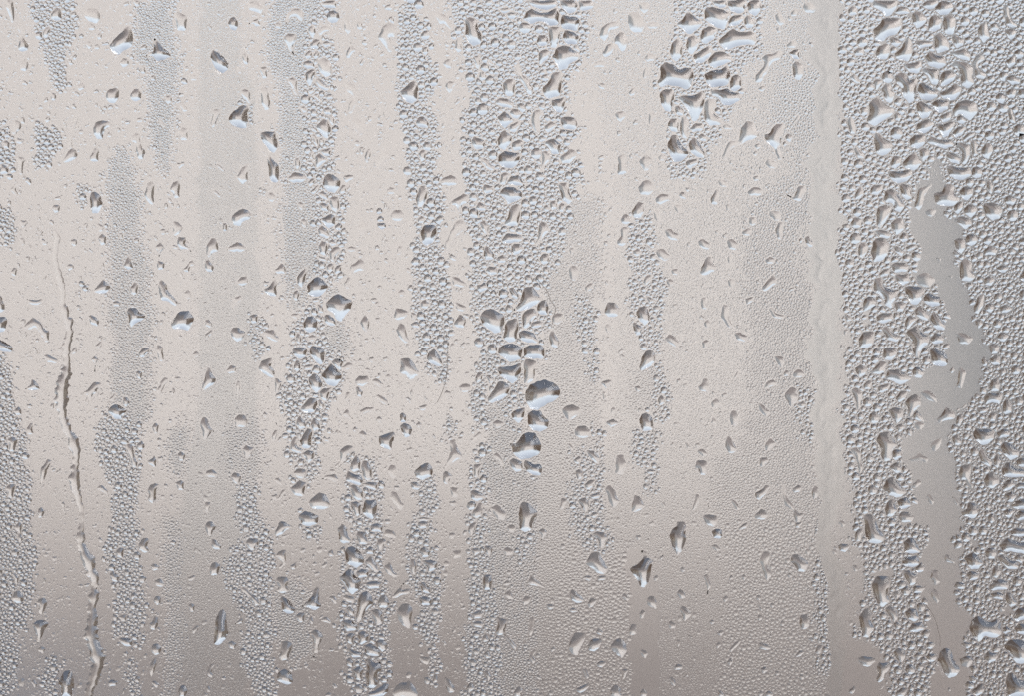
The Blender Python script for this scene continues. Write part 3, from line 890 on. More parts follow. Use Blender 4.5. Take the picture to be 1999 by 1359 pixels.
(1,3): """
6:0,30 20,0 60,0 90,40 60,80 40,125 15,90
6:50,190 50,130 90,145 130,190 120,220 70,215
6:35,390 50,330 80,312 125,340 110,380 100,415 45,420
7:540,90 580,0 620,0 690,40 640,60 600,100 560,115
5:545,265 590,225 635,220 630,290 635,330 590,375 570,355 610,320 580,290
6:550,460 570,430 640,430 655,470 640,500 655,550 600,560 555,540 580,510
8:575,610 605,580 650,610 710,680 690,715 640,720 600,690 600,640
7:745,665 800,620 840,580 850,530 890,505 890,570 890,630 910,660 860,695 810,670
9:75,860 85,760 110,700 140,680 165,710 170,800 185,870 160,920 110,965 70,960
6:175,950 210,930 250,950 230,1000 190,985
6:590,1030 600,935 640,930 680,950 670,1010 640,1080 600,1085 570,1060
8:555,1230 580,1170 620,1145 680,1190 690,1250 650,1275 580,1250
6:810,870 865,840 910,870 925,910 890,960 880,1030 850,1025 850,950 840,900
7:1030,60 1070,15 1110,50 1110,90 1145,155 1080,175 1045,140 1045,90
6:1180,110 1190,75 1260,80 1260,130 1280,170 1210,180
7:1290,30 1340,10 1390,35 1380,85 1300,75
8:1095,290 1100,210 1140,190 1190,210 1240,280 1240,320 1180,365 1110,330
8:1040,440 1090,400 1120,365 1150,380 1180,430 1220,460 1200,530 1150,575 1110,530 1080,470
6:1245,320 1290,262 1320,300 1360,380 1330,400 1290,360
5:1335,190 1350,140 1400,130 1415,160 1390,200 1370,235
7:1250,220 1290,190 1330,220 1310,255 1260,250
7:1175,400 1220,368 1280,380 1270,430 1200,440
7:1225,480 1300,465 1390,470 1360,520 1280,525
8:1185,720 1190,640 1215,560 1260,540 1300,570 1315,640 1260,690 1230,760 1190,790 1175,760
7:1345,640 1370,580 1410,570 1445,640 1410,675 1360,670
6:1100,680 1130,660 1165,690 1165,740 1120,720
6:1290,690 1350,682 1390,710 1380,800 1340,810 1310,750
7:1065,775 1130,765 1190,805 1190,840 1110,860 1080,820
7:1100,890 1140,868 1175,880 1150,960 1110,940
8:1190,880 1230,850 1280,880 1270,935 1210,965
7:1235,970 1290,945 1370,1010 1360,1050 1260,1040
7:1115,980 1170,1010 1225,1022 1220,1060 1150,1060 1120,1020
8:1255,1200 1270,1130 1250,1080 1290,1065 1330,1110 1370,1090 1380,1150 1340,1200 1350,1270 1310,1305 1270,1290
7:1145,1160 1210,1125 1240,1150 1220,1240 1180,1230 1160,1190
7:1100,1080 1130,1060 1160,1090 1150,1140 1105,1120
9:1260,1345 1330,1318 1400,1260 1440,1270 1430,1330 1380,1365 1280,1370
4:1460,1340 1500,1270 1599,1240 1640,1290 1670,1365 1480,1380
5:1500,690 1540,640 1590,640 1620,680 1610,760 1599,840 1560,820 1510,770
4:1395,360 1440,310 1460,350 1470,390 1520,420 1480,440 1420,400
3:1395,110 1410,60 1470,70 1500,130 1440,125
5:955,240 995,210 1015,275 970,270
4:830,330 855,310 880,330 850,350
4:905,355 940,310 960,330 930,365
4:850,400 890,390 900,410 860,430
5:965,590 1000,575 1035,610 1020,650 990,620
4:1070,590 1100,570 1170,590 1160,640 1100,620
6:735,550 765,530 795,555 760,570
6:700,740 740,710 780,710 770,780 740,790 715,760
5:890,770 950,740 985,780 980,800 920,780
5:810,770 830,730 850,790 830,805
5:1030,970 1065,935 1080,970 1050,1000
5:1040,1180 1065,1150 1085,1180 1060,1205
5:985,1270 1010,1260 1040,1295 1010,1305
5:15,1180 40,1110 90,1105 60,1140 50,1180 70,1200 50,1220 20,1200
5:120,1220 150,1205 170,1220 150,1240
5:10,1290 30,1275 45,1330 20,1330
6:310,170 340,130 410,130 420,180 370,230 330,190
5:660,350 690,330 720,310 705,370 680,375
5:230,800 280,760 285,690 300,730 295,790 260,800
6:205,240 240,225 255,250 215,255
6:280,530 300,510 370,570 410,590 430,650 390,660 350,590
6:380,330 400,310 420,345 390,350
5:1490,550 1530,500 1560,470 1530,540 1599,520 1599,560 1540,570 1480,600 1450,590
5:920,1370 960,1330 990,1340 980,1370
""",
(2,3): """
6:60,30 70,0 150,0 130,50 80,55
7:70,230 110,190 160,230 150,270 100,280
7:85,310 130,300 215,310 210,360 150,400 130,350
7:70,480 110,470 160,520 160,565 100,550
7:65,600 110,580 175,600 160,650 100,655
6:0,300 40,290 50,350 40,430 10,390
6:450,70 470,20 520,0 510,60 480,110
3:755,45 790,20 830,40 810,90 765,75
3:725,220 760,195 810,220 800,260 750,265
8:570,480 580,415 640,415 640,480 630,530 580,535
6:580,190 640,190 640,240 620,275 590,240
6:475,210 540,205 550,240 500,270
6:670,870 690,800 680,745 715,755 765,765 750,820 730,880 690,890
5:735,875 780,910 835,975 825,1005 790,970 755,920
4:905,480 930,460 945,410 980,450 1050,500 1060,525 980,500
3:875,620 900,580 950,590 930,640 890,655
3:730,570 780,530 800,570 810,610 760,600
3:930,890 935,750 970,745 965,820 950,890
3:930,1060 960,1000 1000,1005 960,1050 985,1090 960,1115
5:1370,330 1400,270 1430,235 1480,240 1500,290 1550,370 1520,415 1460,400 1420,360
5:1420,100 1460,75 1530,90 1540,130 1510,210 1480,200 1470,140
6:1245,560 1265,525 1340,580 1365,625 1300,635 1260,610
5:1235,980 1270,900 1290,865 1380,870 1350,950 1310,1050 1260,1030
6:1385,970 1420,915 1500,910 1490,970 1440,1015 1395,1005
5:1230,690 1280,670 1330,700 1270,710
5:1385,640 1420,590 1470,610 1430,660 1400,680
5:1450,1120 1490,1085 1540,1100 1500,1140
5:1450,870 1470,825 1510,860 1500,890
6:1290,1310 1350,1280 1400,1255 1400,1290 1330,1340
5:810,1340 850,1280 885,1310 860,1365 820,1365
5:1000,70 1040,50 1075,80 1050,120 1020,155 1030,110
4:985,270 1050,260 1010,290 960,330
5:1340,1150 1380,1150 1400,1220 1380,1230
5:270,1210 310,1230 350,1290 350,1330 300,1335 280,1280
3:60,1050 110,1055 160,1060 140,1120 100,1105
6:475,790 530,775 585,790 560,830 510,820
6:480,720 540,690 580,710 560,750 500,760
6:570,900 600,870 620,930 570,940
6:570,1040 610,1000 640,1060 600,1070
6:580,1170 610,1160 640,1210 610,1250
6:440,1300 480,1250 510,1300 460,1340
6:160,960 190,940 210,990 170,1000
6:155,1150 190,1120 205,1150 170,1170
6:190,1200 210,1185 220,1250 180,1260
2:330,230 400,220 400,280 340,290
4:720,490 760,455 800,480 750,500
3:740,400 770,378 800,385 780,420
4:960,1200 1000,1195 1050,1240 1000,1230
5:1060,650 1100,645 1140,660 1090,690
5:1095,1000 1120,970 1140,1000 1110,1020
5:1565,970 1600,925 1640,905 1685,950 1695,1010 1655,1070 1620,1040 1580,1010
5:1560,1320 1599,1270 1640,1290 1655,1370 1570,1370
5:1340,440 1380,420 1430,430 1400,465
5:1460,430 1530,420 1530,455 1470,460
""",
(3,3): """
7:425,110 450,60 490,30 482,0 550,0 560,50 550,90 560,140 540,190 515,240 490,268 475,235 440,180
7:115,370 180,330 230,280 200,225 250,230 250,280 310,300 285,360 270,450 240,510 205,515 175,450 140,410
8:755,80 790,55 835,60 840,110 820,135 775,130
3:740,195 790,175 835,220 800,230
4:505,680 530,655 570,680 605,720 580,750 545,780 530,740
4:480,560 510,525 545,550 555,595 520,605
3:415,790 440,770 480,800 470,835 430,835
4:690,420 725,410 745,480 750,510 730,540 725,590 710,585 725,530 710,480
4:1130,310 1160,230 1210,240 1210,280 1190,340 1225,410 1195,470 1170,430 1150,360
6:1370,310 1385,260 1420,250 1480,290 1515,330 1490,390 1430,390 1400,340
5:1440,800 1450,730 1500,720 1525,760 1510,830 1460,845
4:250,600 290,575 320,600 330,690 300,670 255,650
5:190,720 215,685 240,700 225,755 200,755
4:110,850 130,800 170,800 170,880 120,890
4:195,1010 215,995 265,1025 240,1070 215,1050
4:1090,600 1110,605 1160,690 1140,700
4:1120,950 1150,940 1220,975 1215,1000 1130,995
5:890,1010 920,970 970,910 990,930 950,980 910,1020
4:790,960 815,935 835,960 800,995
4:790,870 830,845 860,860 830,895
5:875,1100 900,1060 930,1090 900,1130
5:460,1140 490,1110 530,1120 530,1150 470,1160
4:480,920 510,925 510,960 490,990
4:420,1220 450,1210 470,1240 480,1290 440,1270
5:200,1330 220,1300 255,1330 250,1365 200,1365
6:55,1150 110,1155 80,1220 60,1240
4:50,590 80,555 120,600 100,620
5:510,370 530,350 560,380 530,395
4:985,430 1010,408 1030,430 1010,465
4:890,440 910,415 930,440 900,460
5:960,60 1000,20 1040,0 1030,50 980,65
5:1400,1060 1440,1005 1490,1010 1450,1050
5:1560,1030 1580,970 1620,960 1610,1030
5:1480,910 1540,905 1590,940 1540,935
5:730,780 760,765 790,780 760,805
6:350,280 380,255 380,285 355,300
5:840,600 870,575 890,600 860,635
5:1130,1150 1180,1130 1200,1160 1160,1190
5:1405,0 1470,0 1440,50 1410,45
4:155,110 200,105 210,130 180,150
4:300,440 330,415 345,440 320,470
4:570,880 610,900 600,915
5:1170,1340 1200,1320 1240,1340 1230,1365 1180,1365
5:800,1310 840,1330 860,1365 810,1365
""",
(4,3): """
7:355,30 350,0 345,-50 400,-60 440,-30 450,30 500,110 500,150 450,175 380,160 355,100
8:655,160 690,130 740,130 770,190 790,240 720,250 660,240
8:640,320 660,275 770,265 780,330 740,355 670,350
7:645,380 700,380 740,410 770,420 745,490 700,500 670,440
7:405,500 440,425 555,430 550,490 530,550 550,630 490,670 450,640 420,570
7:305,750 340,690 380,670 410,720 400,790 430,830 380,910 330,895 320,830
6:510,680 550,650 600,680 610,760 580,790 550,740
7:665,710 700,675 750,680 780,750 740,785 690,760
8:685,860 720,795 800,780 825,840 760,865
6:575,1020 610,985 660,1000 670,1050 640,1105 600,1070
5:290,1070 340,1048 430,1065 440,1090 380,1135 330,1120
8:445,1140 460,1100 550,1100 550,1140 500,1230 460,1260 440,1230 460,1180
8:915,1090 940,1010 980,985 1030,1000 1040,1060 1100,1160 1070,1200 1010,1225 970,1180 950,1120
8:1170,830 1180,770 1240,735 1290,770 1330,790 1380,750 1415,790 1420,880 1380,910 1290,890 1240,945 1190,890
8:1125,280 1200,235 1250,290 1280,320 1240,370 1180,375 1150,320
6:1340,420 1360,355 1390,338 1420,390 1380,445
8:1400,190 1460,125 1520,150 1640,170 1640,270 1540,240 1430,230
7:1380,270 1440,255 1500,310 1550,310 1550,370 1470,370 1410,310
8:1320,520 1350,462 1420,450 1480,470 1470,530 1400,530 1350,540
7:1330,565 1390,548 1440,570 1430,610 1360,600
7:1447,600 1460,550 1500,560 1545,640 1490,670
8:1435,970 1490,920 1540,915 1640,950 1640,1100 1540,1110 1500,1050
9:1450,1380 1460,1200 1510,1170 1540,1230 1640,1240 1640,1380
7:1145,410 1180,385 1250,410 1230,450 1170,460
8:1480,80 1530,50 1640,60 1640,120 1510,110
9:1505,740 1540,680 1640,650 1640,760 1540,785
9:1430,830 1460,815 1505,850 1450,880 1430,860
8:1520,830 1560,795 1640,800 1640,890 1540,870
7:1280,1060 1310,1010 1400,1030 1380,1080 1320,1110
7:1165,1130 1210,1120 1240,1150 1200,1200
7:1180,1330 1240,1270 1290,1265 1280,1330 1230,1365
3:860,440 880,375 930,380 925,430 945,470 900,500
3:870,580 880,515 920,540 935,620 915,645
4:975,260 1000,255 1060,310 1050,330 980,310
6:220,1330 270,1275 280,1310 260,1345
6:140,190 170,170 240,185 200,240 160,230
6:590,1340 640,1295 690,1300 660,1365 600,1365
6:275,100 300,60 340,50 320,150 280,160
3:250,340 290,340 300,385 270,390
4:995,1310 1010,1290 1030,1310 1010,1330
6:780,1070 820,1050 850,1090 800,1110
5:565,560 600,540 640,570 600,610
""",
})
# ------------------------------------------------- zones of fine condensation
# B bold packed beads, M medium beads, F fine beads, G faint grain, C wiped clear
ZONES = [
 ("G", (0,0), "4440,0 6330,0 6330,5440 4700,5440 4800,2700 4860,1359"),
 ("G", (1,0), "-20,0 270,0 280,500 380,600 400,1000 410,1359 430,1700 390,1960 430,2260 420,2718 420,4000 300,5440 -280,5440 -260,4300 -60,3400 -40,2700 -50,1300"),
 ("M", (0,0), "240,0 560,0 570,200 560,350 500,450 490,640 460,690 420,600 400,480 330,340 290,230"),
 ("M", (0,0), "300,980 450,1000 430,1150 340,1270 310,1290 285,1120"),
 ("M", (0,0), "-80,980 40,980 80,1100 80,1290 0,1359 -80,1359"),
 ("M", (0,1), "-80,270 60,280 90,430 90,560 60,580 0,420 -80,420"),
 ("M", (0,1), "600,80 650,90 640,220 605,220"), ("M", (0,1), "630,830 665,830 650,910 620,910"),
 ("M", (0,2), "-80,90 20,100 60,200 100,350 110,450 190,720 170,900 200,1000 230,1359 -80,1359"),
 ("M", (0,3), "-80,-10 220,-10 270,450 250,620 200,750 180,820 100,850 130,1100 100,1250 0,1400 -80,1400"),
 ("M", (0,3), "360,1040 430,1060 450,1180 430,1380 340,1380 350,1200"),
 ("F", (0,0), "1090,50 1310,20 1330,300 1390,480 1330,850 1330,1100 1300,1359 1240,1300 1190,900 1170,560 1060,400"),
 ("F", (0,0), "930,1130 1000,1200 1010,1370 890,1370"),
 ("F", (0,1), "870,-5 1020,-5 1040,100 1085,180 1060,420 1100,560 1160,750 1150,950 1170,1100 1180,1370 920,1370 870,1050 900,850 850,650 870,400"),
 ("F", (0,2), "920,-5 1200,-5 1150,200 1150,450 1110,600 850,520 900,300"),
 ("M", (0,2), "850,500 1110,560 1080,750 1080,950 1040,1100 1020,1370 900,1370 880,1100 820,950 760,750 780,560"),
 ("M", (0,3), "900,-10 1030,-10 1060,200 1090,500 1110,700 1110,950 980,980 900,900 920,750 930,600 850,400 830,250 880,100"),
 ("M", (0,3), "980,1080 1050,1090 1030,1200 1070,1280 1050,1380 1030,1380 1000,1200"),
 ("F", (0,2), "1340,650 1480,640 1460,780 1420,960 1340,980"), ("F", (0,3), "1285,-10 1370,0 1360,400 1400,900 1340,1380 1300,1380 1320,800"),
 ("M", (1,0), "250,770 370,810 360,900 340,1010 330,850"),
 ("F", (1,0), "570,0 880,0 850,200 780,300 780,600 800,900 820,1370 610,1370 620,1000 600,700 590,640 510,450 520,250 480,200 540,100"),
 ("B", (1,0), "880,0 1010,0 1000,120 880,150 820,290 990,350 1000,600 960,700 1020,900 1030,1050 980,1100 1000,1370 800,1370 790,900 780,600 770,400 840,120"),
 ("F", (1,1), "640,-5 830,-5 880,250 860,500 880,700 860,800 800,900 760,1050 660,1040 640,850 620,500"),
 ("B", (1,1), "800,-5 1100,100 1090,300 1080,500 1070,750 1000,850 900,1000 960,1180 950,1370 680,1370 700,1200 760,1100 850,1000 870,700 870,400 880,200"),
 ("F", (1,1), "950,1180 1100,1200 1150,1370 950,1370"), ("F", (1,1), "970,880 1050,900 960,1000"),
 ("M", (1,1), "350,1080 440,1150 450,1370 350,1370"), ("M", (1,2), "360,-5 420,-5 410,90 370,60"),
 ("M", (1,1), "380,190 470,170 480,140 440,150 400,180"),
 ("B", (1,2), "680,-5 1020,-5 1080,240 960,420 930,550 910,650 850,720 850,1000 800,1050 690,1000 740,900 660,800 650,500 600,350 670,180"),
 ("F", (1,2), "180,600 400,560 420,1000 300,1080 200,900"),
 ("M", (1,2), "270,1080 400,1050 430,1370 260,1370"),
 ("M", (1,3), "290,-10 450,-10 530,250 520,450 480,650 540,850 500,930 530,1100 520,1400 420,1400 300,1100 310,900 360,800 200,560 180,400 200,250 290,100"),
 ("M", (1,3), "800,30 890,60 880,120 780,160"), ("M", (1,3), "690,720 790,700 790,790 750,830"),
 ("F", (1,3), "540,480 680,470 820,600 800,800 880,1000 700,1100 600,1000 560,700"),
 ("B", (1,2), "1110,830 1250,850 1360,980 1380,1370 1110,1370 1100,1100"),
 ("B", (1,3), "1180,-10 1380,-10 1420,150 1360,400 1440,640 1390,900 1440,1100 1390,1250 1260,1340 1110,1300 1100,1000 1060,770 1100,500 1060,250 1180,180"),
 ("B", (1,0), "1550,0 1660,0 1660,150 1740,200 1730,400 1790,560 1780,720 1670,800 1750,900 1790,1030 1800,1200 1790,1370 1600,1370 1580,1000 1530,950 1510,800 1520,600 1530,250"),
 ("B", (2,1), "0,-5 190,-5 250,100 240,380 210,540 270,700 290,950 290,1370 90,1370 60,1200 50,900 60,600 70,350 50,200 0,110"),
 ("M", (2,2), "130,-5 290,-5 280,200 260,300 200,280 150,150"),
 ("M", (2,2), "0,1030 200,1030 170,1370 50,1370 70,1150"),
 ("M", (2,3), "60,-10 200,0 110,100 200,200 220,380 220,600 240,700 200,800 220,1000 200,1050 210,1270 170,1270 150,1100 180,1000 80,850 100,700 50,500 0,400 0,150"),
 ("M", (2,2), "280,540 330,540 320,680 280,700"),
 ("B", (2,0), "310,0 1440,0 1380,200 1330,500 1210,600 1220,900 1310,1000 1180,1150 1310,1200 1310,1370 480,1370 430,1200 440,900 400,880 470,700 480,550 430,470 440,300 350,370 380,200 310,70"),
 ("B", (2,1), "450,-5 1280,-5 1270,200 1210,400 1150,600 1110,750 1060,850 950,870 870,930 800,1050 540,1080 500,1000 520,850 470,700 520,480 440,380 450,150"),
 ("B", (2,1), "500,1050 800,1050 1070,1050 1060,1180 950,1200 1040,1370 560,1370"),
 ("F", (2,1), "1270,220 1480,200 1450,600 1480,900 1320,1000 1350,1250 1280,1370 1050,1370 1080,1000 1060,850 1150,650"),
 ("F", (2,2), "1050,-5 1470,-5 1450,500 1440,900 1380,1100 1240,1200 1100,1370 760,1370 600,1000 620,700 620,450 780,430 880,640 1050,640 1060,420"),
 ("F", (2,3), "600,-10 1250,-10 1200,500 1250,1380 700,1380 700,1000 660,600"),
 ("M", (2,2), "590,-5 1060,-5 1050,80 880,130 890,440 800,480 770,620 880,640 800,680 780,560 760,430 610,430 650,300 560,100"),
 ("M", (2,2), "520,100 600,130 580,400 610,600 520,620 490,400"),
 ("B", (2,2), "540,740 600,760 600,1000 580,1370 430,1370 490,1100 500,900"),
 ("M", (2,3), "440,-10 570,-10 580,150 640,200 640,280 620,300 650,450 640,560 660,700 660,830 700,1050 700,1200 660,1380 430,1380 470,1200 440,1050 450,850 470,700 480,450 480,150"),
 ("M", (2,1), "1300,950 1440,1000 1450,1370 1330,1370"), ("M", (2,2), "1400,-5 1470,-5 1460,80 1420,80"),
 ("M", (2,2), "1400,100 1450,120 1430,240 1400,240"), ("M", (2,2), "1420,580 1500,640 1480,700 1420,690"),
 ("M", (2,2), "1270,840 1480,780 1500,950 1510,1250 1480,1370 1250,1370 1240,1150 1300,1000"),
 ("f", (2,3), "1260,-10 1600,-10 1560,450 1620,700 1500,900 1440,1050 1420,1380 1000,1380 1100,1000 1080,600 1180,500 1160,250"),
 ("f", (2,3), "1600,200 1710,300 1700,900 1730,1100 1700,1380 1480,1380 1500,900"),
 ("M", (2,3), "1300,0 1500,-10 1560,150 1500,240 1330,200"), ("M", (2,3), "860,50 950,60 930,300 860,280"),
 ("M", (3,1), "100,370 280,320 300,550 330,750 390,820 380,1000 350,1150 330,1370 250,1370 200,1240 110,1130 120,950 160,800 130,650 120,450"),
 ("M", (3,2), "240,130 400,180 410,400 400,540 280,540 320,640 320,900 320,1130 280,1150 240,950 160,880 160,650 300,400 290,250"),
 ("F", (3,2), "100,190 240,150 300,300 300,500 160,480 100,300"),
 ("M", (3,0), "460,-5 1140,-5 1130,130 1110,380 960,520 990,700 830,980 700,1180 650,1370 430,1370 410,1100 430,900 340,650 360,490 470,480 430,400 480,150"),
 ("F", (3,0), "1300,650 1620,550 1700,900 1620,1200 1450,1150 1350,1000 1200,950"), ("F", (3,0), "1300,400 1400,400 1420,520 1250,540"),
 ("F", (3,1), "1050,250 1500,-20 1530,350 1400,450 1450,700 1430,800 1480,950 1520,1100 1470,1260 1100,1270 1000,950 1040,500"),
 ("F", (3,2), "1080,-5 1480,-5 1530,250 1530,560 1500,700 1530,900 1560,1100 1560,1370 880,1370 760,1150 900,900 1040,700 1080,400"),
 ("M", (3,2), "1430,300 1540,330 1540,640 1480,700 1430,600"),
 ("f", (3,3), "900,-10 1620,-10 1660,600 1640,1380 830,1380 860,900 900,500 880,200"),
 ("F", (3,2), "850,850 1000,880 1100,1370 850,1370 760,1150"),
 ("C", (3,3), "120,420 350,400 350,1380 120,1380"),
 ("C", (3,3), "60,220 240,200 240,420 90,420"),
 ("B", (4,0), "190,0 1680,0 1680,1370 985,1370 970,1180 860,1180 800,1370 200,1370 200,900 150,380"),
 ("B", (4,1), "170,-5 720,-5 700,250 690,400 770,550 760,650 690,800 920,880 950,1000 980,1370 300,1370 170,1000 130,780 160,400"),
 ("B", (4,1), "1000,-5 1680,-5 1680,1370 1290,1370 1200,1000 1130,850 1090,650 1050,500 1140,430 1050,330 1000,280 1100,200 1000,60"),
 ("B", (4,2), "220,-5 860,-5 880,130 700,200 710,350 790,450 740,620 650,700 660,880 740,1100 720,1200 600,1370 300,1370 260,1050 190,950 200,650 180,380 220,250"),
 ("B", (4,2), "1310,-5 1680,-5 1680,1370 1120,1370 1100,1250 1080,1080 1040,1000 1060,850 1000,720 1050,600 1050,520 1200,420 1280,350 1290,150"),
 ("B", (4,3), "330,-10 830,60 780,350 760,480 820,640 830,900 880,1100 860,1400 550,1400 540,1050 420,900 300,880 330,680 410,600 360,450 350,200 270,130"),
 ("B", (4,3), "1110,-10 1680,-10 1680,1400 1180,1400 1160,1100 1130,930 1200,750 1060,640 1110,450 1060,350 1140,200 1060,170"),
 ("M", (4,3), "-20,-10 50,-10 70,500 120,680 70,850 100,1180 -20,1180"),
 ("C", (4,1), "330,1010 400,1020 400,1200 330,1180"), ("C", (4,3), "1370,680 1490,640 1500,740 1420,740"),
 ("C", (4,3), "1150,140 1260,150 1230,230 1150,210"), ("C", (4,3), "420,350 560,340 560,425 430,420"),
 ("C", (4,3), "320,940 540,1000 540,1100 420,1380 150,1380 200,1000"),
 ("C", (4,1), "690,280 830,0 1000,40 1000,260 1130,430 1050,520 1090,680 1130,860 1200,1000 1290,1370 985,1370 960,1000 920,880 700,800 770,650 770,550 690,400"),
 ("C", (4,2), "870,140 1000,0 1310,0 1290,150 1280,340 1190,420 1040,520 1000,720 1060,850 1040,1000 1080,1080 1110,1370 610,1370 720,1200 740,1100 660,880 650,700 740,620 790,450 710,350 700,200"),
 ("C", (4,3), "830,0 1110,0 1060,170 1060,350 1110,450 1060,640 1200,750 1130,930 1160,1100 1180,1400 870,1400 880,1100 830,900 820,640 760,480 780,350"),
 ("C", (2,0), "430,700 480,690 460,850 430,860"),
]
# the two water tracks: (x, y, half width) stations in the same grid
THREAD = ((0,0), [(600,785,8),(610,850,10),(592,940,16),(562,1010,11),(550,1100,12),(552,1165,16)])
TRICKLE = ((0,1), [(420,425,10),(450,490,30),(432,600,18),(425,680,24),(460,780,34),(490,880,24),(486,1000,24),(520,1120,44),
 (550,1200,38),(530,1290,36),(520,1359,34),(522,1459,30),(515,1559,48),(482,1659,56),(472,1759,64),(490,1859,36),(500,1939,46),
 (530,2019,30),(572,2079,50),(592,2159,40),(590,2279,34),(582,2399,50),(602,2499,36),(635,2609,22),(640,2718,24),
 (626,2818,40),(640,2918,36),(690,3018,52),(722,3108,58),(740,3168,30),(735,3268,44),(715,3398,40),(715,3518,38),
 (720,3618,60),(750,3718,66),(762,3798,58),(745,3898,50),(712,3988,44),(690,4080,44),(680,4160,40)])
FILM = ((4,0), [(45,-300,110),(50,300,115),(60,700,105),(50,1100,100),(45,1500,110),(55,2000,115),(45,2400,100),(35,2800,105),
 (50,3200,110),(70,3600,100),(75,3900,85),(50,4180,55),(40,4300,50),(130,4520,75),(140,4900,70),(130,5200,65),(120,5720,60)])
FIBRES = [((2,1), "283,1220 292,1290 297,1380 297,1510 283,1610 252,1710 205,1800", "thin curved fibre hanging down the clear strip right of the narrow bead column"),
 ((2,1), "985,805 1030,860 1075,910 1095,980 1140,1040 1140,1070 1112,1120 1115,1180", "thin wavy fibre curling right of the big drops in the central bead column"),
 ((4,3), "820,640 870,700 910,780 925,850 940,900 940,985", "thin fibre on the clear strip above the isolated dark slanted drop"),
 ((1,3), "225,625 300,660 370,720 430,800", "short thin fibre slanting across the beads near the bottom left")]
# --------------------------------------------------------------- materials
def new_mat(name):
    m = bpy.data.materials.new(name); m.use_nodes = True
    return m, m.node_tree.nodes, m.node_tree.links, m.node_tree.nodes["Principled BSDF"]
def glass_mat(name, ior, rough=0.0, col=(1, 1, 1, 1)):
    m = bpy.data.materials.new(name); m.use_nodes = True
    n, l = m.node_tree.nodes, m.node_tree.links
    n.remove(n["Principled BSDF"])
    g = n.new("ShaderNodeBsdfGlass"); g.inputs["IOR"].default_value = ior
    g.inputs["Roughness"].default_value = rough; g.inputs["Color"].default_value = col
    l.new(g.outputs[0], n["Material Output"].inputs["Surface"])
    return m, n, l, g
M_WATER, *_ = glass_mat("water", 1.333)
M_PANE, pn, pl, pg = glass_mat("window_glass", 1.5, 0.0, (0.985, 0.99, 0.985, 1))
at_ = pn.new("ShaderNodeAttribute"); at_.attribute_name = "mist"        # microscopic fog on the pane
mr = pn.new("ShaderNodeMath"); mr.operation = 'MULTIPLY'; mr.inputs[1].default_value = 0.38
mc = pn.new("ShaderNodeMix"); mc.data_type = 'RGBA'
mc.inputs[6].default_value = (0.99, 0.99, 0.985, 1); mc.inputs[7].default_value = (0.70, 0.755, 0.775, 1)
pl.new(at_.outputs["Fac"], mr.inputs[0]); pl.new(mr.outputs[0], pg.inputs["Roughness"])
pl.new(at_.outputs["Fac"], mc.inputs["Factor"]); pl.new(mc.outputs[2], pg.inputs["Color"])
def plaster(name, c1, c2, scale, rough=0.9):
    m, n, l, b = new_mat(name)
    tc = n.new("ShaderNodeTexCoord"); t = n.new("ShaderNodeTexNoise"); r = n.new("ShaderNodeValToRGB")
    t.inputs["Scale"].default_value = scale; t.inputs["Detail"].default_value = 4
    r.color_ramp.elements[0].position = 0.35; r.color_ramp.elements[1].position = 0.65
    r.color_ramp.elements[0].color = (*c1, 1); r.color_ramp.elements[1].color = (*c2, 1)
    l.new(tc.outputs["Object"], t.inputs["Vector"]); l.new(t.outputs["Fac"], r.inputs[0])
    l.new(r.outputs[0], b.inputs["Base Color"]); b.inputs["Roughness"].default_value = rough
    return m
# ------------------------------------------------------------ mesh helpers
def link(name, verts, faces, mat, smooth=True, loc=None):
    me = bpy.data.meshes.new(name)
    me.from_pydata(verts, [], faces)
    if smooth: me.shade_smooth()
    me.materials.append(mat)
    o = bpy.data.objects.new(name, me); C.objects.link(o)
    if loc is not None: o.location = loc
    return o
def tag(o, label=None, cat=None, group=None, kind=None):
    for k, v in (("label", label), ("category", cat), ("group", group), ("kind", kind)):
        if v: o[k] = v
    return o
def box(name, lo, hi, mat):
    x0, y0, z0 = lo; x1, y1, z1 = hi
    v = [(x0,y0,z0),(x1,y0,z0),(x1,y1,z0),(x0,y1,z0),(x0,y0,z1),(x1,y0,z1),(x1,y1,z1),(x0,y1,z1)]
    f = [(0,3,2,1),(4,5,6,7),(0,1,5,4),(1,2,6,5),(2,3,7,6),(3,0,4,7)]
    return link(name, v, f, mat, False)
def to_x(px): return (px - W / 2) * MM
def to_z(py): return CAM_Z + (H / 2 - py) * MM
# ------------------------------------------------- beyond the pane, defocused
GROUND = plaster("brown_soil", (0.035, 0.022, 0.015), (0.075, 0.048, 0.032), 0.9)
g = link("ground", [(-400,-60,0),(400,-60,0),(400,900,0),(-400,900,0)], [(0,1,2,3)], GROUND, False)
tag(g, "dark brown soil outside", kind="structure")
LIGHT = plaster("grey_concrete", (0.12, 0.105, 0.098), (0.17, 0.155, 0.148), 0.25)
g = box("forecourt", (-60, 8.5, 0), (60, 120, 0.05), LIGHT); tag(g, "grey concrete forecourt outside", kind="structure")
SLATE = plaster("slate_slabs", (0.06, 0.072, 0.095), (0.10, 0.115, 0.145), 1.2)
g = box("path", (-1.1, 0.9, 0), (0.9, 8.45, 0.03), SLATE); tag(g, "blue-grey slate path outside", kind="structure")
CREAM = plaster("cream_render", (0.705, 0.645, 0.612), (0.765, 0.708, 0.672), 0.2)
TAUPE = plaster("taupe_render", (0.32, 0.282, 0.27), (0.38, 0.34, 0.326), 0.3)
GREY = plaster("grey_render", (0.215, 0.22, 0.235), (0.27, 0.275, 0.292), 0.3)
house = box("far_house", (-5.6, 24, 1.85), (2.18, 30, 6.15), CREAM)
tag(house, "pale cream house front blurred behind most of the pane", "house")
o = box("plinth", (-5.6, 23.95, 0), (2.18, 30, 1.84), TAUPE); o.parent = house
